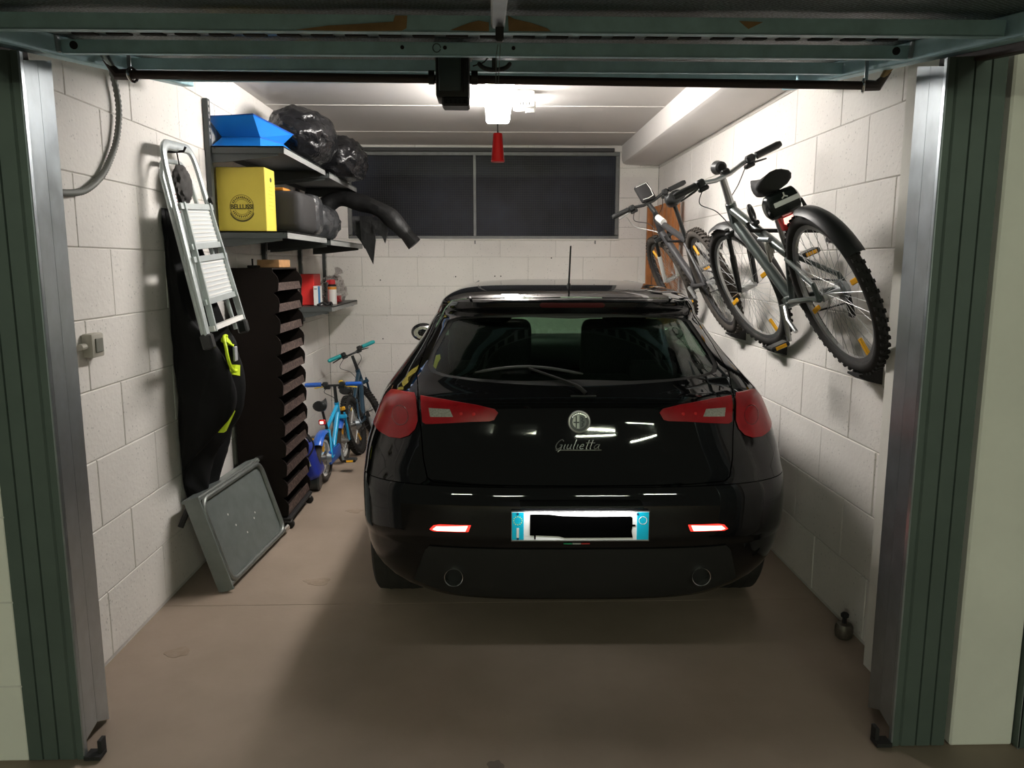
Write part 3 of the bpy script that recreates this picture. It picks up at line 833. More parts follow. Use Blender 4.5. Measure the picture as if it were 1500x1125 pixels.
# added fill strip under an added slim hood, only to brighten the plate
hd = cp(MB().box((0, -.036, .660), (.46, .076, .010), b=.004, seg=2), 'plate_fill_hood', m_trim, o_bump)
ld = bpy.data.lights.new('plate_fill_light', 'AREA'); ld.shape = 'RECTANGLE'; ld.size = .42; ld.size_y = .008; ld.energy = 0.8; ld.color = (1, 1, 1)
lo_ = bpy.data.objects.new('plate_fill_light', ld); COL.objects.link(lo_)
lo_.parent = hd; lo_.location = (0, -.066, .6535); lo_.rotation_euler = (R(42), 0, 0)
# emblem
EZ = .951
ey = car_y(0, EZ)
tl = math.atan(0.14)
ME = Matrix.Translation((0, ey-.004, EZ)) @ Matrix.Rotation(-tl, 4, 'X')
em = cp(MB().lathe([(.0435, .004), (.0435, -.001), (.041, -.004), (.0375, -.0045), (.036, -.002)], (0, 0, 0), (0, 1, 0), 36, M=ME), 'emblem', mat('dull_chrome', (0.35, 0.35, 0.34), 0.35, metal=0.9), o_tail, label='round chrome emblem with a cross and a serpent')
cp(MB().lathe([(.0375, -.0015), (.0375, -.003), (.0265, -.003), (.0265, -.0015)], (0, 0, 0), (0, 1, 0), 36, close=True, M=ME), 'emblem_ring', mat('emblem_dark', (0.008, 0.010, 0.014), 0.3), em)
for s_, mm in ((-1, mat('emblem_white', (0.36, 0.37, 0.35), 0.35, metal=0.3)), (1, mat('emblem_grey', (0.09, 0.10, 0.10), 0.4, metal=0.3))):
    hp = [(0, -.026)] + [(s_*.026*math.cos(R(a)), .026*math.sin(R(a))) for a in range(-90, 91, 10)] + [(0, .026)]
    cp(MB().prism(hp, lambda x, z: ME @ Vector((x, -.0025, z)), lambda x, z: ME @ Vector((x, -.0042, z))), 'emblem_half', mm, em)
cp(MB().box((-.012, -.0048, 0), (.005, .0016, .046), M=ME).box((-.012, -.0048, -.002), (.022, .0016, .005), M=ME), 'emblem_cross', MATS['emblem_dark'], em)
sn = spline([(.006, 0, -.019), (.014, 0, -.014), (.010, 0, -.007), (.018, 0, -.001), (.008, 0, .005), (.014, 0, .012), (.007, 0, .018)], 6)
cp(MB().tube([ME @ Vector((p.x, -.0045, p.z)) for p in sn], .0018, 6), 'emblem_serpent', MATS['emblem_dark'], em)
for k, a in enumerate(range(35, 150, 12)):
    x, z = .032*math.cos(R(a)), .032*math.sin(R(a))
    if 30 < a < 160: cp(MB().box((0, 0, 0), (.003, .001, .0055), M=ME @ Matrix.Translation((x, -.0036, z)) @ Matrix.Rotation(R(90-a), 4, 'Y')), 'emblem_letter', m_chrome, em)
# script lettering: strokes drawn on the tailgate
ST = [[(.13, .82), (.09, 1.0), (.035, .80), (.005, .42), (.03, .06), (.085, .06), (.125, .42), (.075, .44)], [(.125, .42), (.118, -.05), (.08, -.28)],
      [(.185, .5), (.18, .12), (.20, .02)], [(.245, .5), (.24, .14), (.265, .02), (.30, .14), (.312, .5)], [(.312, .5), (.308, .12), (.33, .02)],
      [(.38, 1.0), (.372, .12), (.392, .02)], [(.445, .5), (.44, .12), (.46, .02)],
      [(.50, .25), (.56, .32), (.55, .50), (.52, .48), (.495, .25), (.52, .04), (.575, .08)],
      [(.64, .95), (.632, .12), (.655, .02)], [(.715, .95), (.707, .12), (.73, .02)], [(.59, .64), (.68, .66), (.775, .64)],
      [(.865, .44), (.825, .50), (.785, .25), (.805, .04), (.85, .16), (.878, .5)], [(.878, .5), (.870, .12), (.895, .02)],
      [(.03, -.09), (.50, -.09), (.95, -.09)]]
scr = MB()
for st in ST:
    ps = spline([(x, 0, z) for x, z in st], 5)
    P3 = []
    for p in ps:
        x = (p.x-.5)*.190 + p.z*.013; z = .848+p.z*.036
        P3.append((x, car_y(x, z)-.0025, z))
    scr.tube(P3, .0013, 5)
so = cp(scr, 'script_badge', MATS['dull_chrome'], o_tail, label='chrome script lettering')
# rear wiper
wp = MB(); P3 = []
for t in np.linspace(0, 1, 15):
    x = -.405+.43*t; z = 1.118+.024*math.sin(math.pi*min(1, t*1.02))
    P3.append((x, car_y(x, z)-.022, z))
wp.tube(P3, [.003]+[.0065]*13+[.003], 7)
wo = cp(wp, 'rear_wiper', m_black, o_tail)
cp(MB().tube(spline([(.03, car_y(0, 1.055)-.012, 1.052), (-.02, car_y(0, 1.09)-.03, 1.085), (-.19, car_y(-.2, 1.135)-.034, 1.139)], 6), [.009]*6+[.005]*7, 8), 'wiper_arm', m_blackm, wo)
# tailgate handle plate above the plate recess, spoiler gap line
cp(MB().box((.02, car_y(0, 1.043)-.001, 1.040), (.10, .006, .010), b=.002), 'tailgate_button', m_trim, o_tail)
# roof: antenna and side strips
cp(MB().lathe([(.022, 0), (.012, .012), (.007, .03), (.004, .034)], (0.012, .80, 1.428), (0, 0, 1), 14).tube([(.012, .80, 1.46), (.012, .72, 1.628)], [.0045, .0035], 8), 'antenna', m_black)
for s_ in (-1, 1):
    P3 = [(s_*xx, yy, zz+.001) for xx, yy, zz in [(.435, .53, 1.3985), (.445, .80, 1.4235), (.450, 1.1, 1.4375), (.445, 1.6, 1.4445), (.45, 2.0, 1.4425)]]
    cp(MB().tube(spline(P3, 5), .006, 6, flat=.5), 'roof_strip', m_trim)
# yellow sticker inside the left rear corner
# door mirrors
for s_ in (-1, 1):
    mm_ = cp(MB().ball((s_*.835, 2.36, 1.095), .085, (1.0, .65, .72), 20, 12), 'door_mirror', m_paint)
    cp(MB().bar((s_*.80, 2.36, 1.06), (s_*.70, 2.38, 1.04), .05, .03), 'mirror_foot', m_paint, mm_)
    cp(MB().lathe([(.060, 0), (.062, -.003), (.058, -.006)], (s_*.835, 2.316, 1.095), (0, 1, 0), 24, M=Matrix.Translation((s_*.835, 2.316, 1.095)) @ Matrix.Diagonal((1, 1, .70, 1)) @ Matrix.Translation((-s_*.835, -2.316, -1.095))), 'mirror_glass', m_chrome, mm_)
# wheels
def car_wheel(x, y):
    sx = 1 if x > 0 else -1
    w = cp(MB().lathe([(.205, -.105), (.255, -.112), (.298, -.110), (.314, -.098), (.317, -.06), (.317, .06), (.314, .098), (.298, .110), (.255, .112), (.205, .105)], (x, y, .317), (1, 0, 0), 40, close=True), 'wheel', m_rubber)
    cp(MB().lathe([(.21, -.10), (.214, .10), (.19, .09), (.185, -.09)], (x, y, .317), (1, 0, 0), 32, close=True), 'rim', m_alu, w)
    for k in range(5):
        a = 2*math.pi*k/5
        d = Vector((0, math.cos(a), math.sin(a)))
        cp(MB().bar(Vector((x+sx*.07, y, .317))+d*.03, Vector((x+sx*.075, y, .317))+d*.195, .05, .02, (1, 0, 0)), 'spoke', m_alu, w)
    for k in (-.05, 0, .05):
        cp(MB().lathe([(.3165, -.004), (.3185, -.003), (.3185, .003), (.3165, .004)], (x+k, y, .317), (1, 0, 0), 40, close=True), 'tread_groove', m_blackm, w)
for sx in (-1, 1):
    for yy in (0.78, 3.40): car_wheel(sx*.775, yy)
# interior
m_seat = mat('seat_fabric', (0.018, 0.018, 0.019), 0.85)
def seat(x):
    st = cp(MB().box((x, 1.88, .62), (.48, .50, .16), b=.05, seg=3), 'front_seat', m_seat)
    M_ = Matrix.Translation((x, 1.62, .70)) @ Matrix.Rotation(R(16), 4, 'X')
    cp(MB().box((0, 0, .27), (.46, .14, .58), M_, b=.05, seg=3), 'backrest', m_seat, st)
    cp(MB().box((0, -.01, .655), (.25, .10, .19), M_, b=.04, seg=3), 'headrest', m_seat, st)
seat(-.37); seat(.37)
rb = cp(MB().box((0, .88, .78), (1.22, .14, .48), b=.05, seg=3), 'rear_seat', m_seat)
for x in (-.42, .42):
    cp(MB().box((x, .86, 1.045), (.24, .09, .09), b=.03, seg=2), 'headrest', m_seat, rb)
cp(MB().box((0, .62, .985), (1.2, .42, .015)), 'parcel_shelf', m_trim)
cp(MB().box((0, 2.72, .93), (1.38, .40, .22), b=.06, seg=3), 'dashboard', m_trim)
cp(MB().tube(arc((-.37, 2.40, .97), .18, 0, 360, 30, (1, 0, 0), (0, .35, .94))[:-1], .014, 8, closed=True), 'steering_wheel', m_trim)
cp(MB().box((0, 2.55, 1.34), (.20, .03, .06), b=.015, seg=2), 'interior_mirror', m_trim)
cp(MB().box((0, 1.9, .42), (1.3, 2.6, .04)), 'cabin_floor', m_trim)
cp(MB().prism([(-.585, 1.125), (-.578, 1.165), (-.560, 1.17), (-.556, 1.155), (-.565, 1.14), (-.572, 1.118)], lambda x, z: Vector((x, car_y(x, z)+.013, z)), lambda x, z: Vector((x, car_y(x, z)+.0145, z))), 'window_sticker', mat('yellow_sticker', (0.45, 0.42, 0.05), 0.6), o_tail)
# ================================================================== WALL SHELVING (left wall)
m_shelf = mat('shelf_grey', (0.060, 0.068, 0.066), 0.45, metal=0.2, var=0.1, vscale=8)
m_shelf_t = mat('shelf_edge', (0.23, 0.235, 0.225), 0.5)
XW = XL+0.0015
sv = thing('wall_shelving', 'dark grey metal shelves on slotted uprights along the left wall', 'shelf', (XL, 4.24, 1.2))
for k, (y, z0, z1) in enumerate([(4.24, 1.60, 2.40), (5.16, 1.42, 2.36), (6.12, 1.10, 2.30), (6.98, 1.10, 2.0)]):
    u = MB().box((XW+0.025, y, (z0+z1)/2), (0.004, 0.040, z1-z0))
    for s_ in (-1, 1): u.box((XW+0.014, y+s_*0.018, (z0+z1)/2), (0.022, 0.004, z1-z0))
    uo = u.build('upright', m_shelf, sv)
    z = z1-0.02
    while z > z0+0.02 and (k != 0 or z > 2.18):
        MB().box((XW+0.0273, y, z), (0.0012, 0.009, 0.020 if k == 0 else 0.016)).build('upright_slot', mat('slot_light', (0.60, 0.58, 0.55), 0.8), uo)
        z -= 0.034 if k == 0 else 0.08
def shelf(y0, y1, zt, x1, h=0.038, br=True):
    x0 = XL+0.03
    s = MB().box(((x0+x1)/2, (y0+y1)/2, zt-0.004), (x1-x0, y1-y0, 0.007))
    for yy in (y0+0.002, y1-0.002): s.box(((x0+x1)/2, yy, zt-h/2), (x1-x0, 0.004, h))
    s.box((x0+0.002, (y0+y1)/2, zt-h/2), (0.004, y1-y0, h))
    so_ = s.build('shelf', m_shelf, sv)
    MB().box((x1-0.002, (y0+y1)/2, zt-h/2), (0.004, y1-y0, h)).build('shelf_edge', m_shelf_t, so_)
    if br:
        for yy in (y0+0.012, y1-0.03):
            MB().prism([(XL+0.024, zt-0.008), (x1-0.03, zt-0.034), (x1-0.03, zt-0.050), (XL+0.10, zt-0.082), (XL+0.024, zt-0.085)],
                       lambda x, z: Vector((x, yy-0.004, z)), lambda x, z: Vector((x, yy+0.004, z))).build('bracket', m_shelf, so_)
        for xx in (XL+0.05, x1-0.02):
            MB().cyl((xx, y0-0.001, zt-0.012), (xx, y0, zt-0.012), 0.004, n=8).build('rivet', m_blackm, so_)
shelf(4.235, 5.27, 2.163, -1.095)
shelf(5.29, 6.35, 2.150, -1.075)
shelf(4.235, 5.24, 1.722, -1.095)
shelf(5.26, 6.55, 1.710, -1.075)
shelf(5.92, 7.02, 1.225, -1.215)

# ---- things on the shelves
def crumple(c, sx, sy, sz, seed, amp=0.10, fr=2.2, sub=4, fl=None):
    bm = bmesh.new(); bmesh.ops.create_icosphere(bm, subdivisions=sub, radius=1)
    for v in bm.verts:
        p = v.co.copy()
        q = p*fr + Vector((seed*3.1, seed*1.7, seed*0.9))
        d = 1-abs(noise.noise(q))*2
        d2 = 1-abs(noise.noise(q*2.3))*2
        d3 = noise.noise(q*5.1)
        k = 1 + amp*(d*0.7 + d2*0.42 + d3*0.3 - 0.4)
        v.co = Vector((p.x*sx*k, p.y*sy*k, p.z*sz*k)) + Vector(c)
        if fl is not None and v.co.z < fl: v.co.z = fl
    mb = MB(); mb.bm(bm)
    return mb
m_bin = mat('bin_liner', (0.008, 0.008, 0.009), 0.20, bump=1.0, bscale=15, spec=0.6, bdist=0.018)
m_binm = mat('dull_black_plastic', (0.009, 0.009, 0.009), 0.5, bump=0.8, bscale=14, bdist=0.012, spec=0.35)
m_wrap = mat('grey_plastic_wrap', (0.034, 0.035, 0.037), 0.25, bump=1.0, bscale=16, spec=0.7, bdist=0.014)
b1 = crumple((-1.205, 5.10, 2.335), 0.215, 0.33, 0.185, 1.0, 0.10, 1.5, 5, 2.166).build('rubbish_bag', m_bin, smooth=50)
origin(b1, (-1.205, 5.10, 2.166)); tag(b1, 'big shiny black rubbish bag on the top shelf touching the ceiling', 'bag', 'black rubbish bags')
b2 = crumple((-1.10, 5.76, 2.27), 0.20, 0.27, 0.18, 4.2, 0.12, 1.6, 5, 2.153).build('rubbish_bag', m_bin, smooth=50)
origin(b2, (-1.09, 5.72, 2.153)); tag(b2, 'wrinkled black rubbish bag behind the bigger one on the shelf', 'bag', 'black rubbish bags')
# collapsed blue plastic box with folded-in sides
bx = thing('folded_box', 'collapsed blue plastic box with folded in sides on the top shelf', 'box', (-1.37, 4.62, 2.166))
m_blue = mat('blue_film', (0.015, 0.20, 0.62), 0.22, spec=0.6)
m_blue2 = mat('blue_piping', (0.01, 0.07, 0.40), 0.4)
def rect(x0, x1, y0, y1, z, dz=0.0):
    return [Vector((x0, y0, z)), Vector((x1, y0, z+dz)), Vector((x1, y1, z+dz)), Vector((x0, y1, z))]
r0 = [Vector(q) for q in ((-1.495, 4.30, 2.168), (-1.235, 4.30, 2.168), (-1.13, 4.78, 2.168), (-1.495, 4.78, 2.168))]
r1 = [Vector(q) for q in ((-1.47, 4.40, 2.232), (-1.262, 4.40, 2.232), (-1.215, 4.70, 2.240), (-1.47, 4.70, 2.24))]
r2 = [Vector(q) for q in ((-1.499, 4.27, 2.318), (-1.258, 4.27, 2.330), (-1.165, 4.74, 2.300), (-1.49, 4.74, 2.31))]
mb = MB()
vs = r0+r1+r2
fs = [(0, 3, 2, 1), (8, 9, 10, 11)]
for a in (0, 4):
    for k in range(4):
        k2 = (k+1) % 4
        fs.append((a+k, a+k2, a+4+k2, a+4+k))
mb.add(vs, fs).build('folded_side', m_blue, bx, smooth=20)
for r_ in (r0, r1, r2):
    MB().tube(r_, 0.0035, 6, closed=True).build('piping', m_blue2, bx)
# yellow wine carton
yb = thing('wine_carton', 'yellow wine carton with a round printed seal on the middle shelf', 'box', (-1.345, 4.39, 1.722))
m_yel = mat('yellow_card', (0.62, 0.50, 0.065), 0.6, var=0.06, vscale=6)
YX0, YX1, YY0, YY1, YZ0, YZ1 = -1.478, -1.218, 4.295, 4.485, 1.7245, 2.062
MB().box(((YX0+YX1)/2, (YY0+YY1)/2, (YZ0+YZ1)/2), (YX1-YX0, YY1-YY0, YZ1-YZ0), b=0.003).build('carton', m_yel, yb)
m_ink = mat('dark_ink', (0.085, 0.072, 0.012), 0.7)
SX, SZ, SR = -1.348, 1.852, 0.064
MF = Matrix.Translation((SX, YY0-0.0012, SZ)) @ Matrix.Rotation(R(90), 4, 'X')
pth = lambda r: arc((SX, YY0-0.0008, SZ), r, 0, 360, 48)[:-1]
sl = MB().tube(pth(SR), 0.0012, 5, closed=True).build('seal_ring', m_ink, yb)
MB().tube(arc((SX, YY0-0.0008, SZ), SR*0.62, 20, 160, 24), 0.0009, 5).build('seal_ring', m_ink, yb)
MB().tube(arc((SX, YY0-0.0008, SZ), SR*0.62, 200, 340, 24), 0.0009, 5).build('seal_ring', m_ink, yb)
cr = [(SX+1.02*SR*math.cos(R(a)), SZ-0.004+1.02*SR*math.sin(R(a))) for a in range(200, 341, 7)] + [(SX+1.12*SR*math.cos(R(a))*0.95, SZ-0.014+1.02*SR*math.sin(R(a))) for a in range(340, 199, -7)]
MB().prism(cr, lambda x, z: Vector((x, YY0-0.0010, z)), lambda x, z: Vector((x, YY0+0.0005, z))).build('seal_shadow', m_ink, yb)
link('lettering', text_mesh('BELLUSSI', 0.034, 0.0004, MF, bold=0.0011, spacing=0.92), m_ink, yb, None)
def ring_text(txt, a0, a1, flip):
    for i, ch in enumerate(txt):
        a = a0 + (a1-a0)*i/(len(txt)-1)
        r = SR*0.80
        M_ = MF @ Matrix.Translation((r*math.cos(R(a)), r*math.sin(R(a)), 0)) @ Matrix.Rotation(R(a-90+(180 if flip else 0)), 4, 'Z')
        link('lettering', text_mesh(ch, 0.018, 0.0003, M_, bold=0.0004), m_ink, yb, None)
# ring print too blurred in the photo to read: short ink dashes
for (a0, a1) in ((28, 152), (208, 332)):
    for i in range(12):
        a = a0+(a1-a0)*i/11
        M_ = MF @ Matrix.Translation((SR*0.80*math.cos(R(a)), SR*0.80*math.sin(R(a)), 0)) @ Matrix.Rotation(R(a-90), 4, 'Z')
        MB().box((0, 0, 0), (0.005, 0.012 if i % 3 else 0.009, 0.0008), M_).build('seal_mark', m_ink, yb)
# side: hand hole and small print lines
MB().prism([(4.405+0.016*math.cos(R(a)), 2.005+0.013*math.sin(R(a))) for a in range(0, 360, 20)], lambda y, z: Vector((YX1-0.001, y, z)), lambda y, z: Vector((YX1+0.0008, y, z))).build('hand_hole', m_blackm, yb)
for k in range(7):
    MB().box((YX1+0.0004, 4.40, 1.965-k*0.02), (0.0008, 0.05+0.02*((k*7) % 3), 0.003)).build('print_line', mat('faint_ink', (0.50, 0.40, 0.05), 0.7), yb)
# dark case in grey plastic, wrapped bundles
ct = thing('wrapped_case', 'black case sleeved in grey plastic beside the yellow carton', 'case', (-1.28, 4.85, 1.722))
MB().box((-1.255, 4.77, 1.845), (0.35, 0.52, 0.235), b=0.05, seg=3).build('case', m_blackm, ct)
MB().box((-1.250, 4.955, 1.850), (0.372, 0.20, 0.250), b=0.055, seg=3).build('plastic_sleeve', m_wrap, ct)
ob_ = MB().box((-1.265, 4.66, 1.974), (0.14, 0.16, 0.018), b=0.003).build('orange_folder', mat('orange_card', (0.50, 0.19, 0.02), 0.6))
origin(ob_, (-1.265, 4.66, 1.964)); tag(ob_, 'orange folder lying on the black case behind the yellow carton', 'folder')
for k, (y, sx_, lab) in enumerate([(5.40, 0.165, 'grey plastic wrapped bundle next to the black case'), (5.72, 0.15, 'smaller grey wrapped bundle at the far end of the shelf')]):
    w_ = crumple((-1.245, y, 1.835), sx_, 0.155, 0.135, 7.3+k*2.2, 0.10, 2.0, 4, 1.713).build('wrapped_bundle', m_wrap, smooth=45)
    origin(w_, (-1.245, y, 1.713)); tag(w_, lab, 'bundle', 'wrapped bundles')
# long black plastic strip drooping off the shelf
dr = thing('drooping_plastic', 'long black plastic sheet drooping off the middle shelf', 'plastic sheet', (-1.0, 5.9, 1.72))
pp = spline([(-1.30, 5.98, 1.95), (-1.15, 5.97, 2.03), (-0.98, 5.93, 2.00), (-0.81, 5.88, 1.935), (-0.69, 5.85, 1.83), (-0.57, 5.82, 1.69)], 8)
mb = MB(); vs = []; fs = []
for i, p in enumerate(pp):
    t = i/(len(pp)-1)
    d = (pp[min(i+1, len(pp)-1)]-pp[max(i-1, 0)]).normalized()
    nrm = Vector((-d.z, 0, d.x)); 
    if nrm.z < 0: nrm = -nrm
    hw = (0.062+0.006*math.sin(i*0.5))*(1 if t < 0.9 else 0.85)
    for (a, b) in ((1, 0.0), (0.35, -0.05), (-0.5, -0.045), (-1, 0.0), (-0.4, 0.055), (0.5, 0.05)):
        vs.append(p + nrm*hw*a + Vector((0, b*(1+0.1*math.sin(i*0.7)), 0)))
for i in range(len(pp)-1):
    for k in range(6):
        fs.append((i*6+k, i*6+(k+1) % 6, (i+1)*6+(k+1) % 6, (i+1)*6+k))
fs.append(tuple(range(6))); fs.append(tuple(reversed(range((len(pp)-1)*6, len(pp)*6))))
mb.add(vs, fs).build('strip', m_binm, dr, smooth=60)
for (x0, y0, z0, x1, z1, w_) in [(-0.93, 5.9, 1.90, -0.905, 1.545, 0.05), (-0.99, 5.95, 1.90, -0.97, 1.66, 0.06), (-0.84, 5.88, 1.87, -0.81, 1.70, 0.05)]:
    poly = [(x0-w_, z0), (x0+w_, z0), (x1+w_*0.8, (z0+z1)/2), (x1+w_*0.25, z1), (x1-w_*0.2, z1+0.05), (x0-w_*0.8, (z0+z1)/2)]
    MB().prism(poly, lambda x, z: Vector((x, y0-0.012+0.03*math.sin(x*60), z)), lambda x, z: Vector((x, y0+0.012+0.03*math.sin(x*60), z))).build('tail', m_binm, dr, smooth=60)

# low corner shelf goods
ZS = 1.2265
rbg = MB().box((-1.435, 6.20, ZS+0.122), (0.10, 0.24, 0.240), b=0.004).build('red_box', mat('red_card', (0.62, 0.02, 0.018), 0.5))
origin(rbg, (-1.435, 6.20, ZS)); tag(rbg, 'bright red box standing at the back of the low shelf', 'box')
wbx = thing('medicine_box', 'small white box with a blue stripe on the low shelf', 'box', (-1.37, 6.10, ZS))
MB().box((-1.352, 6.06, ZS+0.077), (0.05, 0.075, 0.15), b=0.002).build('box', m_white, wbx)
MB().box((-1.3335, 6.022, ZS+0.077), (0.016, 0.002, 0.148)).build('stripe', mat('blue_print', (0.05, 0.20, 0.42), 0.5), wbx)
MB().box((-1.360, 6.0216, ZS+0.130), (0.02, 0.0014, 0.006)).build('print', m_black, wbx)
sp = thing('spray_can', 'white spray can with red cap and orange band on the low shelf', 'can', (-1.285, 6.30, ZS))
SPX, SPY = -1.285, 6.28
MB().lathe([(0.033, 0.0), (0.0345, 0.004), (0.0345, 0.138), (0.033, 0.142)], (SPX, SPY, ZS), (0, 0, 1), 24).build('can', m_white, sp)
MB().lathe([(0.0348, 0.118), (0.0348, 0.139)], (SPX, SPY, ZS), (0, 0, 1), 24, cap=False).build('band', mat('orange_print', (0.75, 0.30, 0.03), 0.5), sp)
MB().lathe([(0.034, 0.141), (0.033, 0.150), (0.026, 0.160)], (SPX, SPY, ZS), (0, 0, 1), 24).build('shoulder', m_blackm, sp)
MB().lathe([(0.026, 0.158), (0.028, 0.162), (0.026, 0.190), (0.02, 0.196)], (SPX, SPY, ZS), (0, 0, 1), 20).box((SPX-0.022, SPY-0.006, ZS+0.183), (0.035, 0.02, 0.018), b=0.004).build('cap', mat('coral_cap', (0.75, 0.06, 0.07), 0.45), sp)
m_film = tinted('clear_film', (0.80, 0.78, 0.78), 1.7)
pb = crumple((-1.34, 6.58, ZS+0.10), 0.10, 0.19, 0.11, 12.4, 0.34, 2.8, 4, ZS+0.001)
pb.tube(spline([(-1.32, 6.56, ZS+0.19), (-1.315, 6.555, ZS+0.22), (-1.29, 6.54, ZS+0.25), (-1.27, 6.53, ZS+0.275)], 4), [0.035, 0.03, 0.022, 0.016, 0.012, 0.012, 0.014, 0.018, 0.022, 0.03, 0.036, 0.042, 0.03], 9)
pbo = pb.build('clear_bag', m_film, smooth=30)
origin(pbo, (-1.34, 6.58, ZS+0.001)); tag(pbo, 'crumpled clear plastic bag behind the spray can', 'bag')
tin = thing('red_tub', 'red and white tub inside the clear plastic bag', 'tub', (-1.33, 6.62, ZS))
MB().lathe([(0.05, 0.0), (0.055, 0.005), (0.055, 0.05), (0.05, 0.055)], (-1.33, 6.60, ZS+0.003), (0, 0, 1), 20).build('tub', m_red, tin)
MB().lathe([(0.057, 0.055), (0.057, 0.07), (0.05, 0.074)], (-1.33, 6.60, ZS+0.003), (0, 0, 1), 20).build('lid', m_white, tin)
cbx = [(-1.34, 5.98, 0.008), (-1.31, 6.03, 0.022), (-1.27, 5.98, 0.008), (-1.25, 6.04, 0.024), (-1.23, 5.99, 0.010), (-1.26, 6.08, 0.009), (-1.30, 6.12, 0.026), (-1.28, 6.16, 0.010)]
cbl = MB().tube(spline([(x, y, ZS+z) for x, y, z in cbx], 8), 0.008, 8).build('black_cable', m_blackm)
origin(cbl, (-1.28, 6.05, ZS)); tag(cbl, 'tangle of black cable at the near end of the low shelf', 'cable')

# ================================================================== DARK BROWN DISPLAY RACK
rk = thing('display_rack', 'tall dark brown cardboard display rack with scalloped trays on casters', 'rack', (-1.34, 4.6, 0))
m_rk = mat('dark_brown_card', (0.0085, 0.0052, 0.004), 0.8, spec=0.2, var=0.15, vscale=5)
m_rk_edge = mat('raw_card_edge', (0.12, 0.08, 0.055), 0.8)
def tray_pattern():
    m = bpy.data.materials.new('patterned_lip'); m.use_nodes = True
    N = m.node_tree.nodes; L = m.node_tree.links; b = N['Principled BSDF']
    g = N.new('ShaderNodeNewGeometry'); v = N.new('ShaderNodeTexVoronoi'); v.inputs['Scale'].default_value = 26; v.feature = 'DISTANCE_TO_EDGE'
    L.new(g.outputs['Position'], v.inputs['Vector'])
    rp = N.new('ShaderNodeValToRGB'); rp.color_ramp.elements[0].position = 0.03; rp.color_ramp.elements[1].position = 0.12
    rp.color_ramp.elements[0].color = (0.085, 0.055, 0.045, 1); rp.color_ramp.elements[1].color = (0.028, 0.015, 0.012, 1)
    L.new(v.outputs['Distance'], rp.inputs['Fac']); L.new(rp.outputs[0], b.inputs['Base Color']); b.inputs['Roughness'].default_value = 0.65
    return m
m_lip = tray_pattern()
RX0, RX1, RY0, RY1, RZ0, RZ1 = -1.472, -1.195, 4.375, 4.92, 0.075, 1.525
NT = 12; DZ = (RZ1-RZ0-0.02)/NT
def scallop_poly():
    P = [(RX0, RZ0)]
    for k in range(NT):
        z = RZ0 + 0.01 + k*DZ
        for t in (0.0, 0.12, 0.3, 0.5, 0.66, 0.8, 0.92):
            P.append((RX1 - 0.004 + 0.006*math.sin(t*math.pi) - (0.036*((t-0.55)/0.45)**1.5 if t > 0.55 else 0.0), z + t*DZ))
    P += [(RX1-0.03, RZ1), (RX0, RZ1)]
    return P
sp_ = scallop_poly()
for y in (RY0, RY1-0.008):
    so_ = MB().prism(sp_, lambda x, z: Vector((x, y, z)), lambda x, z: Vector((x, y+0.008, z))).build('side_panel', m_rk, rk, smooth=20)
MB().box((RX0+0.004, (RY0+RY1)/2, (RZ0+RZ1)/2), (0.008, RY1-RY0-0.018, RZ1-RZ0)).build('back_panel', m_rk, rk)
MB().box(((RX0+RX1)/2-0.015, (RY0+RY1)/2, RZ1-0.004), (RX1-RX0-0.03, RY1-RY0-0.018, 0.008)).build('top_panel', m_rk, rk)
for k in range(NT):
    z = RZ0 + 0.012 + k*DZ
    tr = MB().prism([(RX0+0.01, z+0.05), (RX1-0.012, z+0.004), (RX1-0.012, z), (RX0+0.01, z+0.046)], lambda x, zz: Vector((x, RY0+0.010, zz)), lambda x, zz: Vector((x, RY1-0.010, zz))).build('tray', m_rk, rk)
    MB().prism([(RX1-0.012, z), (RX1-0.004, z), (RX1-0.014, z+0.044), (RX1-0.020, z+0.044)], lambda x, zz: Vector((x, RY0+0.010, zz)), lambda x, zz: Vector((x, RY1-0.010, zz))).build('tray_lip', m_lip, tr)
MB().box(((RX0+RX1)/2, (RY0+RY1)/2, RZ0-0.012), (RX1-RX0+0.02, RY1-RY0+0.01, 0.022), b=0.004).build('base', m_blackm, rk)
for x in (RX0+0.04, RX1-0.015):
    for y in (RY0+0.03, RY1-0.03):
        cs = MB().lathe([(0.021, -0.011), (0.026, -0.008), (0.026, 0.008), (0.021, 0.011)], (x+0.012, y, 0.0265), (0, 1, 0), 18).build('caster', m_rubber, rk)
        MB().box((x+0.004, y, 0.050), (0.04, 0.034, 0.018), b=0.003).build('caster_fork', m_galv, cs)
tc_ = MB().lathe([(0.012, 0), (0.012, 0.07), (0.009, 0.074)], (RX1-0.045, 4.42, RZ0+0.012+11*DZ+0.020), (0, 0, 1), 14).build('white_tube', m_white)
origin(tc_, (RX1-0.045, 4.42, RZ0+0.012+11*DZ+0.020)); tag(tc_, 'little white tube standing in the top tray of the rack', 'tube')
pl = MB().box((-1.30, 4.69, RZ1+0.024), (0.13, 0.24, 0.046), Matrix.Identity(4), b=0.003).build('wood_block', mat('pine_wood', (0.46, 0.24, 0.10), 0.6, var=0.4, vscale=12))
origin(pl, (-1.305, 4.74, RZ1+0.001)); tag(pl, 'pale brown wooden block lying on top of the rack', 'wood block')
ad = thing('black_clamp', 'small black clamp with an upright pin on top of the rack', 'clamp', (-1.37, 4.52, RZ1))
MB().box((-1.37, 4.52, RZ1+0.008), (0.06, 0.05, 0.014), b=0.003).build('base', m_blackm, ad)
MB().cyl((-1.375, 4.52, RZ1+0.014), (-1.375, 4.52, RZ1+0.052), 0.005, n=8).build('pin', m_blackm, ad)

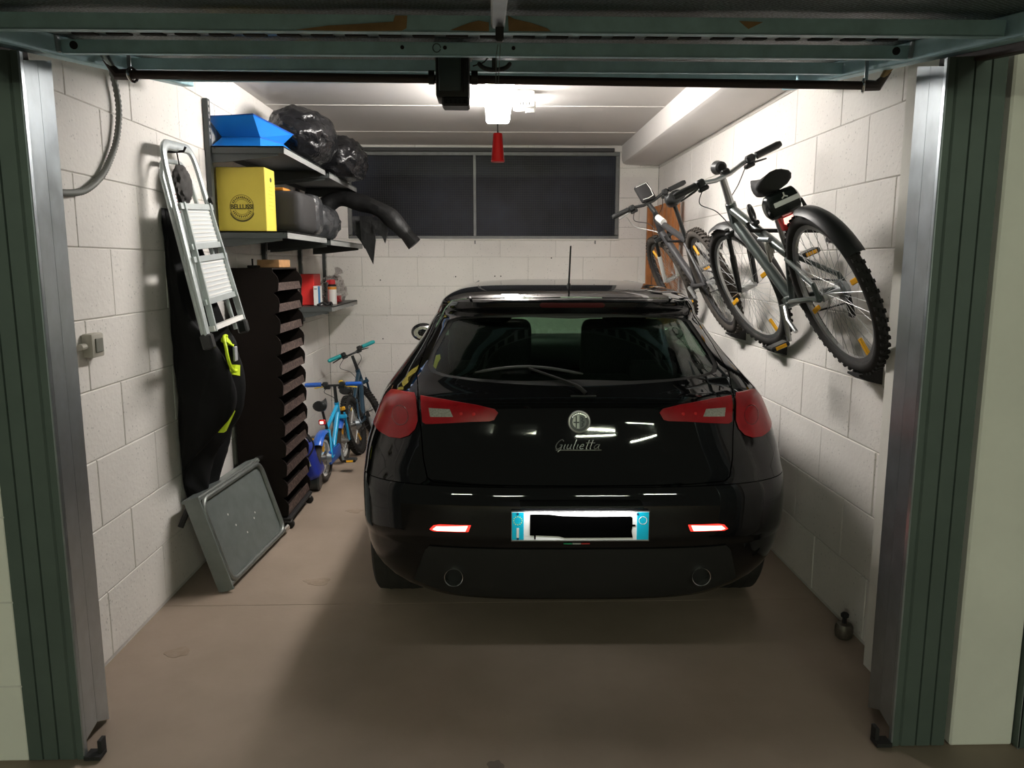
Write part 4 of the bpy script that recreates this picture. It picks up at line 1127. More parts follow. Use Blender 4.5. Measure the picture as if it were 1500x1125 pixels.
# ================================================================== STEP LADDER hanging on the wall
ld = thing('step_ladder', 'folded aluminium step ladder hanging on the left wall', 'ladder', (-1.42, 3.67, 1.2))
LT = Vector((-1.43, 3.665, 2.075)); LB = Vector((-1.27, 3.715, 1.235))
lu = (LT-LB).normalized(); lv_ = Vector((0, 1, 0)); lv_ = (lv_-lu*lv_.dot(lu)).normalized(); ln = lu.cross(lv_)
if ln.x > 0: ln = ln  # outward normal towards the room
else: ln = -ln
LL = (LT-LB).length
def lp_(a, b, c=0.0): return LB + lv_*a + lu*b + ln*c   # a across, b up, c out
m_lad = mat('ladder_aluminium', (0.50, 0.54, 0.54), 0.42, metal=0.5, var=0.1, vscale=30)
m_tread = mat('ladder_tread', (0.62, 0.65, 0.66), 0.45, metal=0.25)
WT, WB_ = 0.185, 0.255   # half widths
def half(b): return WB_ + (WT-WB_)*b/LL
# front frame: stiles running into a rounded hoop
path = [lp_(-half(0), 0, 0), lp_(-half(LL*0.45), LL*0.45, 0), lp_(-half(LL-0.10), LL-0.10, 0)]
path += [lp_(-(half(LL)-0.075) - 0.075*math.cos(R(a)), LL-0.075+0.075*math.sin(R(a)), 0) for a in range(15, 91, 15)]
path += [lp_((half(LL)-0.075) + 0.075*math.cos(R(a)), LL-0.075+0.075*math.sin(R(a)), 0) for a in range(90, 14, -15)]
path += [lp_(half(LL-0.10), LL-0.10, 0), lp_(half(LL*0.45), LL*0.45, 0), lp_(half(0), 0, 0)]
MB().tube(path, 0.024, 10, flat=0.5, up=tuple(ln)).build('front_frame', m_lad, ld)
# rear frame tucked behind
r_in = 0.035
path = [lp_(-half(0)+r_in, -0.02, -0.03), lp_(-half(LL-0.12)+r_in, LL-0.13, -0.04)]
path += [lp_(-(half(LL)-0.11) - 0.07*math.cos(R(a)), LL-0.13+0.07*math.sin(R(a)), -0.04) for a in range(15, 91, 15)]
path += [lp_((half(LL)-0.11) + 0.07*math.cos(R(a)), LL-0.13+0.07*math.sin(R(a)), -0.04) for a in range(90, 14, -15)]
path += [lp_(half(LL-0.12)-r_in, LL-0.13, -0.04), lp_(half(0)-r_in, -0.02, -0.03)]
MB().tube(path, 0.011, 8).build('rear_frame', m_lad, ld)
for (b0, b1) in ((LL*0.475, LL*0.675), (LL*0.185, LL*0.40)):
    w = half(b0)*2-0.075
    M_ = Matrix((lv_, lu, ln)).transposed().to_4x4(); M_.translation = lp_(0, (b0+b1)/2, 0.002)
    td = MB().box((0, 0, 0), (w, b1-b0, 0.022), M_, b=0.003).build('tread', m_tread, ld)
    for k in range(8):
        bb = b0+0.02+(b1-b0-0.04)*k/7
        MB().bar(lp_(-w/2+0.02, bb, 0.0145), lp_(w/2-0.02, bb, 0.0145), 0.006, 0.003, tuple(ln)).build('tread_rib', m_white, td)
    for bb in (b0-0.004, b1+0.004):
        MB().bar(lp_(-w/2-0.02, bb, 0.016), lp_(w/2+0.02, bb, 0.016), 0.014, 0.026, tuple(lu)).build('tread_bar', m_lad, td)
MB().bar(lp_(-half(0)+0.03, 0.035, 0.014), lp_(half(0)-0.03, 0.035, 0.014), 0.03, 0.022, tuple(lu)).build('bottom_bar', m_white, ld)
for s_ in (-1, 1):
    MB().box((0, 0, 0), (0.05, 0.07, 0.05), Matrix.Translation(lp_(s_*half(0), -0.015, -0.004)) @ Matrix((lv_, lu, ln)).transposed().to_4x4(), b=0.008).build('foot', m_black, ld)
    MB().bar(lp_(s_*(half(0)-0.045), 0.02, 0.02), lp_(s_*(half(LL*.7)-0.045), LL*.70, 0.016), 0.014, 0.026, tuple(ln)).build('inner_stile', m_lad, ld)
MB().cyl(lp_(half(LL*.66), LL*.66+0.05, 0.0), lp_(half(LL*.66), LL*.66+0.05, 0.028), 0.016, n=14).build('hinge_knob', m_black, ld)
for k in range(6):
    M_ = Matrix.Translation(lp_(-half(LL*.72)+0.0, LL*(0.74-0.018*k), 0.0118)) @ Matrix((lv_, lu, ln)).transposed().to_4x4()
    MB().box((0, 0, 0), (0.014, 0.006, 0.0008), M_).build('safety_mark', mat('faded_print', (0.30, 0.16, 0.16), 0.7), ld)
hk = MB().tube([(XL+0.001, 3.665, 2.055), (XL+0.05, 3.665, 2.052), (XL+0.105, 3.665, 2.055), (XL+0.115, 3.665, 2.075)], 0.006, 8).build('wall_hook', m_blackm)
origin(hk, (XL+0.001, 3.665, 2.055)); tag(hk, 'black wall hook holding the step ladder', 'hook')
# small drawstring pouch hanging in the ladder's hoop
dg_ = thing('drawstring_pouch', 'dark grey drawstring pouch hanging inside the ladder hoop', 'pouch', (-1.44, 3.69, 1.86))
MB().tube([(-1.435, 3.675, 2.050), (-1.430, 3.685, 1.985)], 0.003, 6).build('string', m_blackm, dg_)
crumple((-1.432, 3.70, 1.905), 0.032, 0.085, 0.085, 3.3, 0.25, 2.2, 4).build('pouch', mat('pouch_cloth', (0.045, 0.042, 0.040), 0.8), dg_, smooth=50)

# ================================================================== BLACK HANGING OVERALLS behind the ladder
ga = thing('hanging_overalls', 'black overalls with neon yellow logos hanging behind the ladder', 'garment', (-1.40, 3.72, 0.42))
m_cloth = mat('black_cloth', (0.006, 0.006, 0.0065), 0.8, spec=0.25, var=0.3, vscale=8)
gz = [0.42, 0.50, 0.60, 0.72, 0.85, 1.0, 1.15, 1.30, 1.45, 1.60, 1.74, 1.80]
gx = [-1.425, -1.42, -1.395, -1.33, -1.27, -1.25, -1.265, -1.345, -1.375, -1.405, -1.44, -1.465]   # outermost x
gy0 = [3.66, 3.62, 3.60, 3.57, 3.56, 3.56, 3.56, 3.56, 3.57, 3.58, 3.60, 3.64]
gy1 = [3.92, 3.97, 3.98, 3.96, 3.90, 3.88, 3.88, 3.88, 3.88, 3.86, 3.82, 3.76]
f1, f2, f3 = pchip(gz, gx), pchip(gz, gy0), pchip(gz, gy1)
vs = []; fs = []; NZ, NK = 64, 48
for i in range(NZ+1):
    z = 0.42+1.38*i/NZ
    xo, ya, yb_ = f1(z), f2(z), f3(z)
    for k in range(NK):
        a = 2*math.pi*k/NK
        ex = math.copysign(abs(math.cos(a))**0.7, math.cos(a)); ey_ = math.copysign(abs(math.sin(a))**0.7, math.sin(a))
        x = (xo+XL+0.004)/2 + ex*(xo-XL-0.004)/2
        y = (ya+yb_)/2 + ey_*(yb_-ya)/2
        f_ = 0.022*math.sin(y*34+2.5*math.sin(z*5)+1.2*noise.noise(Vector((y*4, z*3, 0)))) + 0.02*noise.noise(Vector((y*9, z*4, 3)))
        if ex > -0.5: x += f_*max(0, ex+0.5)
        if ey_ < 0: y += ey_*0.6*(0.012*math.sin(x*55+3*math.sin(z*4))+0.02*noise.noise(Vector((x*14, z*5, 5))))
        x = max(x, XL+0.003)
        vs.append((x, y + 0.03*noise.noise(Vector((z*5, k*0.3, 7))), z))
for i in range(NZ):
    for k in range(NK):
        fs.append((i*NK+k, i*NK+(k+1) % NK, (i+1)*NK+(k+1) % NK, (i+1)*NK+k))
fs.append(tuple(range(NK))); fs.append(tuple(reversed(range(NZ*NK, (NZ+1)*NK))))
MB().add(vs, fs).build('cloth', m_cloth, ga, smooth=60)
m_neon = mat('neon_yellow', (0.62, 0.80, 0.02), 0.5)
def gpt(y, z, d): return Vector((f1(z)+0.012+d, y, z))
MB().tube([gpt(3.69-0.075*math.cos(R(a)), 1.125+.085*math.sin(R(a)), 0.010) for a in range(-100, 105, 12)], 0.008, 8).build('logo_ring', m_neon, ga)
for pl in ([(3.65, 1.03), (3.74, 1.01), (3.76, 1.06), (3.70, 1.07)], [(3.66, 1.185), (3.74, 1.225), (3.77, 1.18), (3.72, 1.155)], [(3.66, .745), (3.70, .745), (3.71, .84), (3.68, .86), (3.65, .83)]):
    MB().prism(pl, lambda y, z: gpt(y, z, 0.012), lambda y, z: gpt(y, z, -0.015)).build('logo_tab', m_neon, ga)
MB().box((f1(1.12)+0.022, 3.725, 1.12), (0.012, 0.04, 0.07), b=0.003).build('logo_patch', mat('grey_print', (0.35, 0.36, 0.38), 0.6), ga)

# ================================================================== FOLDED GREY METAL TABLE leaning on the wall
ft = thing('folded_table', 'folded grey metal camping table leaning against the left wall', 'folding table', (-1.24, 3.9, 0))
m_tab = mat('grey_painted_metal', (0.20, 0.225, 0.215), 0.42, metal=0.35, var=0.2, vscale=12)
m_tab2 = mat('grey_tube_metal', (0.25, 0.265, 0.25), 0.35, metal=0.6, var=0.2, vscale=20)
A0 = Vector((-1.262, 3.515, 0.022)); A1 = Vector((-1.205, 4.29, 0.022)); U_ = (Vector((-1.395, 3.515, 0.452))-A0)
U2 = U_*0.99
tn = (A1-A0).cross(U_).normalized()
if tn.x < 0: tn = -tn
def tp(a, b, c=0.0): return A0 + (A1-A0)*a + (U_*(1-a)+U2*a)*b + tn*c
MB().add([tp(a, b, c) for c in (-0.006, 0.006) for a, b in ((0.03, 0.05), (0.97, 0.05), (0.97, 0.95), (0.03, 0.95))],
         [(0, 1, 2, 3), (4, 7, 6, 5), (0, 4, 5, 1), (1, 5, 6, 2), (2, 6, 7, 3), (3, 7, 4, 0)]).build('panel', m_tab, ft)
rim = []
for (ca, cb, a0) in ((0.10, 0.16, 180), (0.90, 0.16, 270), (0.90, 0.84, 0), (0.10, 0.84, 90)):
    for q in range(0, 91, 15):
        rim.append(tp(ca+0.075*math.cos(R(a0+q)), cb+0.13*math.sin(R(a0+q)), 0.014))
MB().tube(rim, 0.014, 10, closed=True).build('rim_tube', m_tab2, ft)
MB().bar(tp(-0.005, -0.03, -0.012), tp(-0.005, 1.03, -0.012), 0.010, 0.075, tuple(tn)).build('end_flange', m_tab, ft)
MB().bar(tp(0.0, 1.01, -0.03), tp(1.0, 1.01, -0.03), 0.07, 0.014, tuple(U_.normalized())).build('top_flange', m_tab, ft)
for b in (0.02, 1.0):
    MB().tube([tp(-0.01, b, 0.006), tp(1.03, b, 0.006)], 0.013, 10).build('edge_tube', m_tab2, ft)
    MB().tube([tp(0.97, b, 0.006), tp(1.06, b, 0.006)], 0.018, 10).build('end_cap', m_chrome, ft)
for a in (0.02, 0.95):
    MB().tube([tp(a, 0.95, -0.045), tp(a-0.05, 0.78, -0.10 if a < 0.5 else -0.07)], 0.014, 8).build('leg_stub', m_blackm, ft)
for k, (a, b) in enumerate([(0.35, 0.50), (0.62, 0.42), (0.66, 0.47), (0.30, 0.66), (0.46, 0.34)]):
    MB().lathe([(0.006, 0.006), (0.005, 0.0072)], tp(a, b, 0), tuple(tn), 8).build('paint_chip', m_white, ft)

# ================================================================== SMALL BLUE PUMP in the corner by the kids' bikes
bp_ = thing('blue_compressor', 'small blue portable compressor with a yellow label on the floor', 'compressor', (-1.34, 5.22, 0))
m_cblue = mat('deep_blue', (0.02, 0.035, 0.26), 0.35, coat=0.4)
M_ = Matrix.Translation((-1.285, 5.22, 0.20)) @ Matrix.Rotation(R(-20), 4, 'Y')
MB().box((0, 0, 0), (0.15, 0.22, 0.26), M_, b=0.035, seg=3).build('body', m_cblue, bp_)
MB().box((0.02, -0.1115, 0.01), (0.06, 0.002, 0.075), M_).build('label_sheet', mat('pale_label', (0.62, 0.60, 0.36), 0.6), bp_)
MB().tube([M_ @ p for p in arc((0, 0, 0.115), 0.075, 0, 180, 14, (1, 0, 0), (0, 0, 1))], 0.010, 8).build('handle', m_black, bp_)
MB().tube(spline([(-1.37, 5.16, 0.36), (-1.27, 5.12, 0.42), (-1.21, 5.12, 0.34), (-1.25, 5.10, 0.26), (-1.34, 5.12, 0.27)], 8), 0.006, 7).build('hose', m_blackm, bp_)
MB().lathe([(0.05, -0.09), (0.062, -0.08), (0.062, 0.08), (0.05, 0.09)], (-1.275, 5.18, 0.063), (1, 0, 0), 20).build('tank', mat('dark_tank', (0.045, 0.05, 0.05), 0.35, metal=0.5), bp_)
# ================================================================== ORANGE WOODEN SLATS leaning in the back right corner
ws = thing('slatted_panel', 'orange brown slatted wooden panel standing in the back right corner', 'wood panel', (1.46, 6.57, 0))
m_org = mat('orange_wood', (0.44, 0.165, 0.050), 0.5, var=0.35, vscale=9)
for s_ in range(6):
    y = 6.16+s_*0.155
    MB().box((1.462, y, 1.03), (0.026, 0.095, 2.04), b=0.004).build('slat', m_org, ws)
MB().box((1.425, 7.03, 1.03), (0.05, 0.05, 2.05), b=0.004).build('post', m_org, ws)
for z in (0.35, 1.05, 1.75):
    MB().box((1.488, 6.57, z), (0.024, 0.95, 0.06), b=0.003).build('cross_bar', m_org, ws)
# ================================================================== BICYCLES
def wheel_parts(t, c, Rw, tw, Mx, rubber, knobs, rimm, refl, nsp=20, stuff=True, rimdepth=0.012):
    """wheel centred at c (local), axis local x; Mx steering matrix. Returns the tyre object"""
    c = Vector(c)
    prof = [(Rw-tw*0.5 + tw*0.5*math.cos(2*math.pi*k/10), tw*0.5*math.sin(2*math.pi*k/10)) for k in range(10)]
    tb = MB().lathe(prof, c, (1, 0, 0), 48, close=True, M=Mx)
    if knobs:
        nk = 56
        for k in range(nk):
            a = 2*math.pi*k/nk
            for sx, da in ((-0.28, 0), (0.28, 0.5), (0, 0.25)):
                aa = a + da*2*math.pi/nk
                d = Vector((0, math.cos(aa), math.sin(aa)))
                M_ = Mx @ Matrix.Translation(c + d*(Rw-0.001) + Vector((sx*tw, 0, 0))) @ Matrix.Rotation(aa, 4, 'X')
                tb.box((0, 0, 0), (tw*0.22, 0.010, 0.014), M_)
    w = tb.build('wheel', rubber, t, world=False, smooth=50)
    rr = Rw-tw-0.004
    MB().lathe([(rr+0.006, -0.010), (rr+0.006, 0.010), (rr-rimdepth, 0.007), (rr-rimdepth, -0.007)], c, (1, 0, 0), 44, close=True, M=Mx).build('rim', rimm, w, world=False)
    s = MB()
    for k in range(nsp):
        a = 2*math.pi*k/nsp
        for sx in (-1, 1):
            a2 = a + sx*math.pi/nsp*0.5
            h = c + Vector((sx*0.028, 0.018*math.cos(a2+0.9*sx), 0.018*math.sin(a2+0.9*sx)))
            e = c + Vector((0, rr*math.cos(a2), rr*math.sin(a2)))
            s.tube([h, e], 0.0011, 4, cap=False, M=Mx)
    so_ = s.build('spokes', m_alu, w, world=False); so_['kind'] = 'stuff'
    MB().cyl(c+Vector((-0.045, 0, 0)), c+Vector((0.045, 0, 0)), 0.016, n=12, M=Mx).build('hub', m_alu, w, world=False)
    for a in refl:
        d = Vector((0, math.cos(R(a)), math.sin(R(a))))
        M_ = Mx @ Matrix.Translation(c + d*(rr-0.045)) @ Matrix.Rotation(R(a), 4, 'X')
        MB().box((0, 0, 0), (0.012, 0.022, 0.075), M_ @ Matrix.Rotation(R(90), 4, 'X'), b=0.003).build('reflector', m_amber, w, world=False)
    return w
def saddle_mesh(c, L=0.26, w=0.15, tilt=0.0):
    c = Vector(c); vs = []; fs = []
    N_ = 14; K = 14
    for i in range(N_+1):
        t = i/N_
        hw = w/2*(0.20 + 0.80*(1-t)**1.4) if t > 0.02 else w/2*0.85
        if t < 0.12: hw *= 0.72+0.28*(t/0.12)
        if t > 0.92: hw *= 1-0.5*(t-0.92)/0.08
        zc = 0.012*(1-2*t)**2 + 0.012*(1-t)
        for k in range(K):
            a = 2*math.pi*k/K
            z = math.sin(a); zz = 0.036*z if z > 0 else 0.040*z
            vs.append(c + Vector((hw*math.cos(a), -L*0.45+L*t, zc+zz + (L*t)*tilt)))
    for i in range(N_):
        for k in range(K):
            fs.append((i*K+k, i*K+(k+1) % K, (i+1)*K+(k+1) % K, (i+1)*K+k))
    fs.append(tuple(range(K))); fs.append(tuple(reversed(range(N_*K, (N_+1)*K))))
    return MB().add(vs, fs)
def make_bike(label, loc, rot, P):
    t = thing('bicycle', label, 'bicycle', loc, rot, P.get('group'))
    def b(mb, name, m, parent=None, **k): return mb.build(name, m, parent or t, world=False, **k)
    Rw, tw, wb = P['R'], P['tw'], P['wb']
    ra = Vector((0, 0, Rw)); fa = Vector((0, wb, Rw))
    bb = Vector((0, *P['bb'])); sc = Vector((0, *P['cluster'])); sd = Vector((0, *P['seat']))
    hl = Vector((0, *P['head_lo'])); hh = Vector((0, *P['head_hi'])); st = Vector((0, *P['stem']))
    ax = (hh-hl).normalized()
    Mx = Matrix.Translation(hl) @ Matrix.Rotation(P.get('steer', 0.0), 4, ax) @ Matrix.Translation(-hl)
    I = Matrix.Identity(4)
    mf, mf2 = P['mf'], P.get('mf2', P['mf'])
    wr_ = wheel_parts(t, ra, Rw, tw, I, P['rubber'], P['knobs'], P['rim'], P['refl'])
    wf_ = wheel_parts(t, fa, Rw, tw, Mx, P['rubber'], P['knobs'], P['rim'], P['refl'])
    # frame
    k = P['k']
    f = MB()
    f.tube([hl+ax*0.02, bb], [k*1.15, k*1.15], 12)
    f.tube([hh-ax*0.03, sc], [k, k*0.9], 12)
    f.tube([bb, sc], [k*0.9, k*0.9], 12)
    f.tube([hl, hh], k*1.2, 12)
    f.cyl(bb+Vector((-0.036, 0, 0)), bb+Vector((0.036, 0, 0)), k*1.25, n=14)
    for sx in (-1, 1):
        f.tube([bb+Vector((sx*0.022, 0, 0)), ra+Vector((sx*0.055, 0.06, 0.0)), ra+Vector((sx*0.058, 0, 0))], k*0.55, 8)
        f.tube([sc+Vector((sx*0.018, 0, -0.01)), ra+Vector((sx*0.052, 0.02, 0.06)), ra+Vector((sx*0.058, 0, 0))], k*0.48, 8)
    fr_ = b(f, 'frame', mf)
    b(MB().tube([sc, sd-Vector((0, 0, 0.03))], k*0.62, 10), 'seat_post', P.get('post', m_alu))
    b(saddle_mesh(sd, P.get('sl', 0.26), P.get('sw', 0.15), P.get('stilt', 0.0)), 'saddle', P.get('msaddle', m_black), smooth=60)
    # fork
    fk = MB()
    cr = hl - ax*0.02
    fk.box((0, 0, 0), (0.13 if tw > 0.03 else 0.10, 0.035, 0.03), Mx @ Matrix.Translation(cr), b=0.006)
    fko = b(fk, 'fork', P.get('mfork', mf))
    for sx in (-1, 1):
        top = cr+Vector((sx*(tw*0.5+0.025), 0, 0.03)); end = fa+Vector((sx*(tw*0.5+0.025), 0, 0)); mid = top.lerp(end, 0.42)
        b(MB().tube([top, mid], k*0.55, 10, M=Mx), 'fork_tube', P.get('mstan', m_black), fko)
        b(MB().tube([mid, mid.lerp(end, 0.08), end], [k*0.66, k*0.74, k*0.56], 10, M=Mx), 'fork_leg', P.get('mleg', P.get('mfork', mf)), fko)
    # stem and handlebar
    s = MB(); s.tube([hh-ax*0.01, hh+ax*0.03, st], [k*0.95, k*0.85, k*0.75], 10, M=Mx)
    b(s, 'stem', P.get('mstem', m_alu))
    hwid = P['bar']
    rise = P.get('rise', 0.03); back = P.get('back', 0.04)
    hp = [Vector((sx, -back*abs(sx)/hwid, rise*min(1, abs(sx)/(hwid*0.45))))+st for sx in (-hwid, -hwid*0.55, -hwid*0.38, -0.04, 0.04, hwid*0.38, hwid*0.55, hwid)]
    bar_ = b(MB().tube(hp, k*0.52, 10, M=Mx), 'handlebar', P.get('mbar', m_alu))
    for sx in (-1, 1):
        e = Vector((sx*hwid, -back, rise))+st; i_ = Vector((sx*(hwid-0.115), -back*0.78, rise))+st
        b(MB().tube([i_, i_.lerp(e, 0.08), i_.lerp(e, 0.5), i_.lerp(e, 0.92), e+Vector((sx*0.008, 0, 0))], [0.018, 0.0165, 0.0172, 0.0175, 0.013], 12, M=Mx), 'grip', P.get('mgrip', m_black), bar_)
        j = Vector((sx*(hwid-0.145), -back*0.7, rise))+st
        b(MB().box((0, 0, 0), (0.04, 0.038, 0.038), Mx @ Matrix.Translation(j), b=0.008).box((0, 0, 0), (0.05, 0.03, 0.022), Mx @ Matrix.Translation(j+Vector((sx*-0.01, 0.012, -0.028))), b=0.006), 'shifter', m_black, bar_)
        b(MB().tube([j+Vector((0, 0.02, -0.01)), j+Vector((sx*0.02, 0.045, -0.022)), j+Vector((sx*0.10, 0.05, -0.035))], [0.007, 0.006, 0.004], 8, M=Mx), 'brake_lever', P.get('mlever', m_black), bar_)
        mid_ = st+Vector((sx*0.11, 0.10, -0.06))
        cpth = spline([Mx @ (j+Vector((-sx*0.02, 0.02, -0.02))), Mx @ mid_, Mx @ (hl+Vector((sx*0.03, 0.07, 0.10))), hl+Vector((sx*0.012, 0.0, -0.03))], 8)
        b(MB().tube(cpth, 0.0026, 5), 'brake_cable', P.get('mcable', m_black), bar_)
    # crank, chainring, pedals
    ca = P.get('crank', -60.0)
    cd_ = Vector((0, math.cos(R(ca)), math.sin(R(ca))))
    cl_ = P.get('cl', 0.165)
    kr = b(MB().lathe([(cl_*0.5, -0.002), (cl_*0.5, 0.002), (cl_*0.40, 0.002), (cl_*0.40, -0.002)], bb+Vector((0.046, 0, 0)), (1, 0, 0), 30, close=True).cyl(bb+Vector((0.040, 0, 0)), bb+Vector((0.050, 0, 0)), cl_*0.41, n=24), 'chainring', P.get('mring', m_blackm))
    for sx in (-1, 1):
        e = bb + Vector((sx*0.075, 0, 0)) + cd_*cl_*sx*-1
        co_ = b(MB().tube([bb+Vector((sx*0.052, 0, 0)), e], [0.014, 0.011], 8), 'crank_arm', m_alu)
        pc_ = e + Vector((sx*0.055, 0, 0))
        pd = b(MB().box(pc_, (0.085, 0.075, 0.024), b=0.006), 'pedal', P.get('mpedal', m_black), co_)
        for sy in (-1, 1):
            b(MB().box(pc_+Vector((0, sy*0.038, 0)), (0.05, 0.004, 0.015)), 'pedal_reflector', m_amber, co_)
    dr_ = Vector((0.046, 0, 0)); cr_ = cl_*0.5; cg = 0.035
    ch = MB().tube([bb+dr_+Vector((0, 0, cr_)), ra+dr_+Vector((0, 0, cg))], 0.004, 5).tube([bb+dr_-Vector((0, 0, cr_)), ra+dr_-Vector((0, 0, cg*1.6))], 0.004, 5)
    ch.tube(arc(bb+dr_, cr_, -90, 90, 12, (0, 1, 0), (0, 0, 1)), 0.004, 5)
    cho = b(ch, 'chain', m_blackm)
    b(MB().lathe([(cg*1.35, -0.012), (cg*1.1, 0.0), (cg*0.8, 0.014)], ra+Vector((0.044, 0, 0)), (1, 0, 0), 20), 'cassette', m_galv)
    if P.get('derailleur', True):
        b(MB().box((0, 0, 0), (0.02, 0.03, 0.11), Matrix.Translation(ra+Vector((0.05, 0.015, -0.07))) @ Matrix.Rotation(R(15), 4, 'X'), b=0.006), 'derailleur', m_blackm)
    # mudguards
    def guard(c, a0, a1, M_, w_):
        c = Vector(c); g = MB(); vs = []; fs = []; N_ = 18
        rr = Rw+0.022
        for i in range(N_+1):
            a = R(a0+(a1-a0)*i/N_)
            d = Vector((0, math.cos(a), math.sin(a)))
            for (x, dr2) in ((-w_/2, -0.016), (-w_*0.3, 0.0), (0, 0.005), (w_*0.3, 0.0), (w_/2, -0.016), (w_*0.3, -0.004), (0, 0.001), (-w_*0.3, -0.004)):
                vs.append(c + d*(rr+dr2) + Vector((x, 0, 0)))
        for i in range(N_):
            for q in range(8):
                fs.append((i*8+q, i*8+(q+1) % 8, (i+1)*8+(q+1) % 8, (i+1)*8+q))
        fs.append(tuple(range(8))); fs.append(tuple(reversed(range(N_*8, (N_+1)*8))))
        return g.add(vs, fs, M_)
    if P.get('guards'):
        g0, g1, h0, h1 = P['guards']
        b(guard(ra, g0, g1, I, tw+0.028), 'mudguard', P.get('mguard', m_black), smooth=60)
        b(guard(fa, h0, h1, Mx, tw+0.028), 'mudguard', P.get('mguard', m_black), smooth=60)
        for sx in (-1, 1):
            d = Vector((0, math.cos(R(g0+(g1-g0)*0.15)), math.sin(R(g0+(g1-g0)*0.15))))
    return t, b, Mx, dict(ra=ra, fa=fa, bb=bb, sc=sc, sd=sd, hl=hl, hh=hh, st=st)

m_fsil = mat('grey_green_frame', (0.075, 0.092, 0.088), 0.3, metal=0.4, coat=0.5)
m_fdark = mat('dark_grey_frame', (0.035, 0.034, 0.036), 0.5)
TH = R(24)
# ---- near wall bike (silver grey trekking bike)
t1, b1_, M1, K1 = make_bike('silver grey trekking bicycle with mudguards hung on the right wall', (1.462, 2.97, 1.128), (0, -TH, 0), dict(
    R=0.335, tw=0.048, wb=0.98, bb=(0.45, 0.285), cluster=(0.295, 0.50), seat=(0.26, 0.80), head_lo=(0.82, 0.655), head_hi=(0.785, 0.775), stem=(0.755, 0.895),
    k=0.022, steer=R(8), mf=m_fsil, rubber=m_rubber, knobs=True, rim=m_alu, refl=(-115, -20, 165) , bar=0.28, rise=0.03, back=0.08, mfork=m_black, mstan=m_black, mleg=m_black,
    guards=(88, 152, 70, 188), crank=-85, cl=0.17, sl=0.27, sw=0.18, msaddle=m_blackm, group='wall hung bicycles'))
def z1(mb, name, m, parent=None, **k): return b1_(mb, name, m, parent, **k)
sd = K1['sd']
sbag = z1(MB().lathe([(0.034, -0.070), (0.050, -0.058), (0.054, 0.0), (0.052, 0.052), (0.034, 0.064)], sd+Vector((0, -0.095, -0.076)), (1, 0, 0), 20), 'saddle_bag', mat('shiny_bag', (0.015, 0.018, 0.017), 0.22), smooth=50)
z1(MB().box(sd+Vector((0.0, -0.1485, -0.070)), (0.105, 0.006, 0.020), b=0.002), 'reflective_band', mat('reflective_silver', (0.75, 0.76, 0.74), 0.35, metal=0.3), sbag)
z1(MB().tube([sd+Vector((0.052, -0.10, -0.075)), sd+Vector((0.072, -0.11, -0.09)), sd+Vector((0.076, -0.11, -0.125))], [0.008, 0.005, 0.008], 8), 'zip_pull', m_blackm, sbag)
for a in (90, 210, 330):
    c_ = sd+Vector((0.0, -0.144, -0.048)); d = Vector((math.cos(R(a)), 0, math.sin(R(a))))
    z1(MB().bar(c_, c_+d*0.014, 0.005, 0.003, (0, 1, 0)), 'bag_mark', m_white, sbag)
rl = z1(MB().box((0, sd.y-0.085, sd.z-0.152), (0.066, 0.034, 0.066), b=0.010, seg=2), 'tail_light', mat('red_housing', (0.55, 0.02, 0.02), 0.35))
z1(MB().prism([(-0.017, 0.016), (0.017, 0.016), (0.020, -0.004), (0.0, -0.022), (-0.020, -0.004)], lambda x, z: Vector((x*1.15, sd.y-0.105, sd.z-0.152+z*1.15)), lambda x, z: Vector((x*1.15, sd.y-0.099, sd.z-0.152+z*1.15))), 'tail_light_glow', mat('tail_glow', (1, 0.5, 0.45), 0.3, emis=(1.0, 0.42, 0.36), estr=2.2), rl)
# coiled cable lock and bell
lk = K1['sc'].lerp(K1['hh'], 0.30)
for k in range(4):
    z1(MB().tube(arc(lk+Vector((-0.03+0.012*k, 0.01*k, -0.045+0.006*k)), 0.05-0.003*k, 0, 360, 24, (0.3, 0.95, 0), (0.1, 0, 1))[:-1], 0.0065, 7, closed=True), 'lock_cable', mat('clear_cable', (0.30, 0.29, 0.26), 0.25, metal=0.3))
z1(MB().tube([lk+Vector((-0.06, -0.05, 0.02)), lk+Vector((-0.05, -0.14, 0.01))], 0.011, 10), 'lock_barrel', m_galv)
bo_ = K1['sc'].lerp(K1['hh'], 0.52)+Vector((0, 0, 0.065))
z1(MB().tube(arc(bo_, 0.036, 0, 360, 24, (0.5, 0.85, 0), (0, 0, 1))[:-1], 0.008, 8, closed=True).box(bo_-Vector((0, 0, 0.047)), (0.03, 0.04, 0.02), b=0.005), 'bottle_clip', m_black)
# front lamp on the bar
fl1 = z1(MB().lathe([(0.018, -0.03), (0.028, -0.02), (0.032, 0.02), (0.034, 0.035), (0.03, 0.04)], K1['st']+Vector((0.015, 0.03, 0.055)), (0, 1, 0.1), 18).box(K1['st']+Vector((0.02, 0, 0.025)), (0.04, 0.04, 0.03), b=0.006), 'front_lamp', m_black)
# rear brake + kick parts
z1(MB().tube([K1['bb']+Vector((-0.05, -0.02, -0.01)), K1['bb']+Vector((-0.085, -0.10, -0.05)), K1['bb']+Vector((-0.09, -0.16, -0.10))], 0.009, 8), 'kickstand', m_alu)
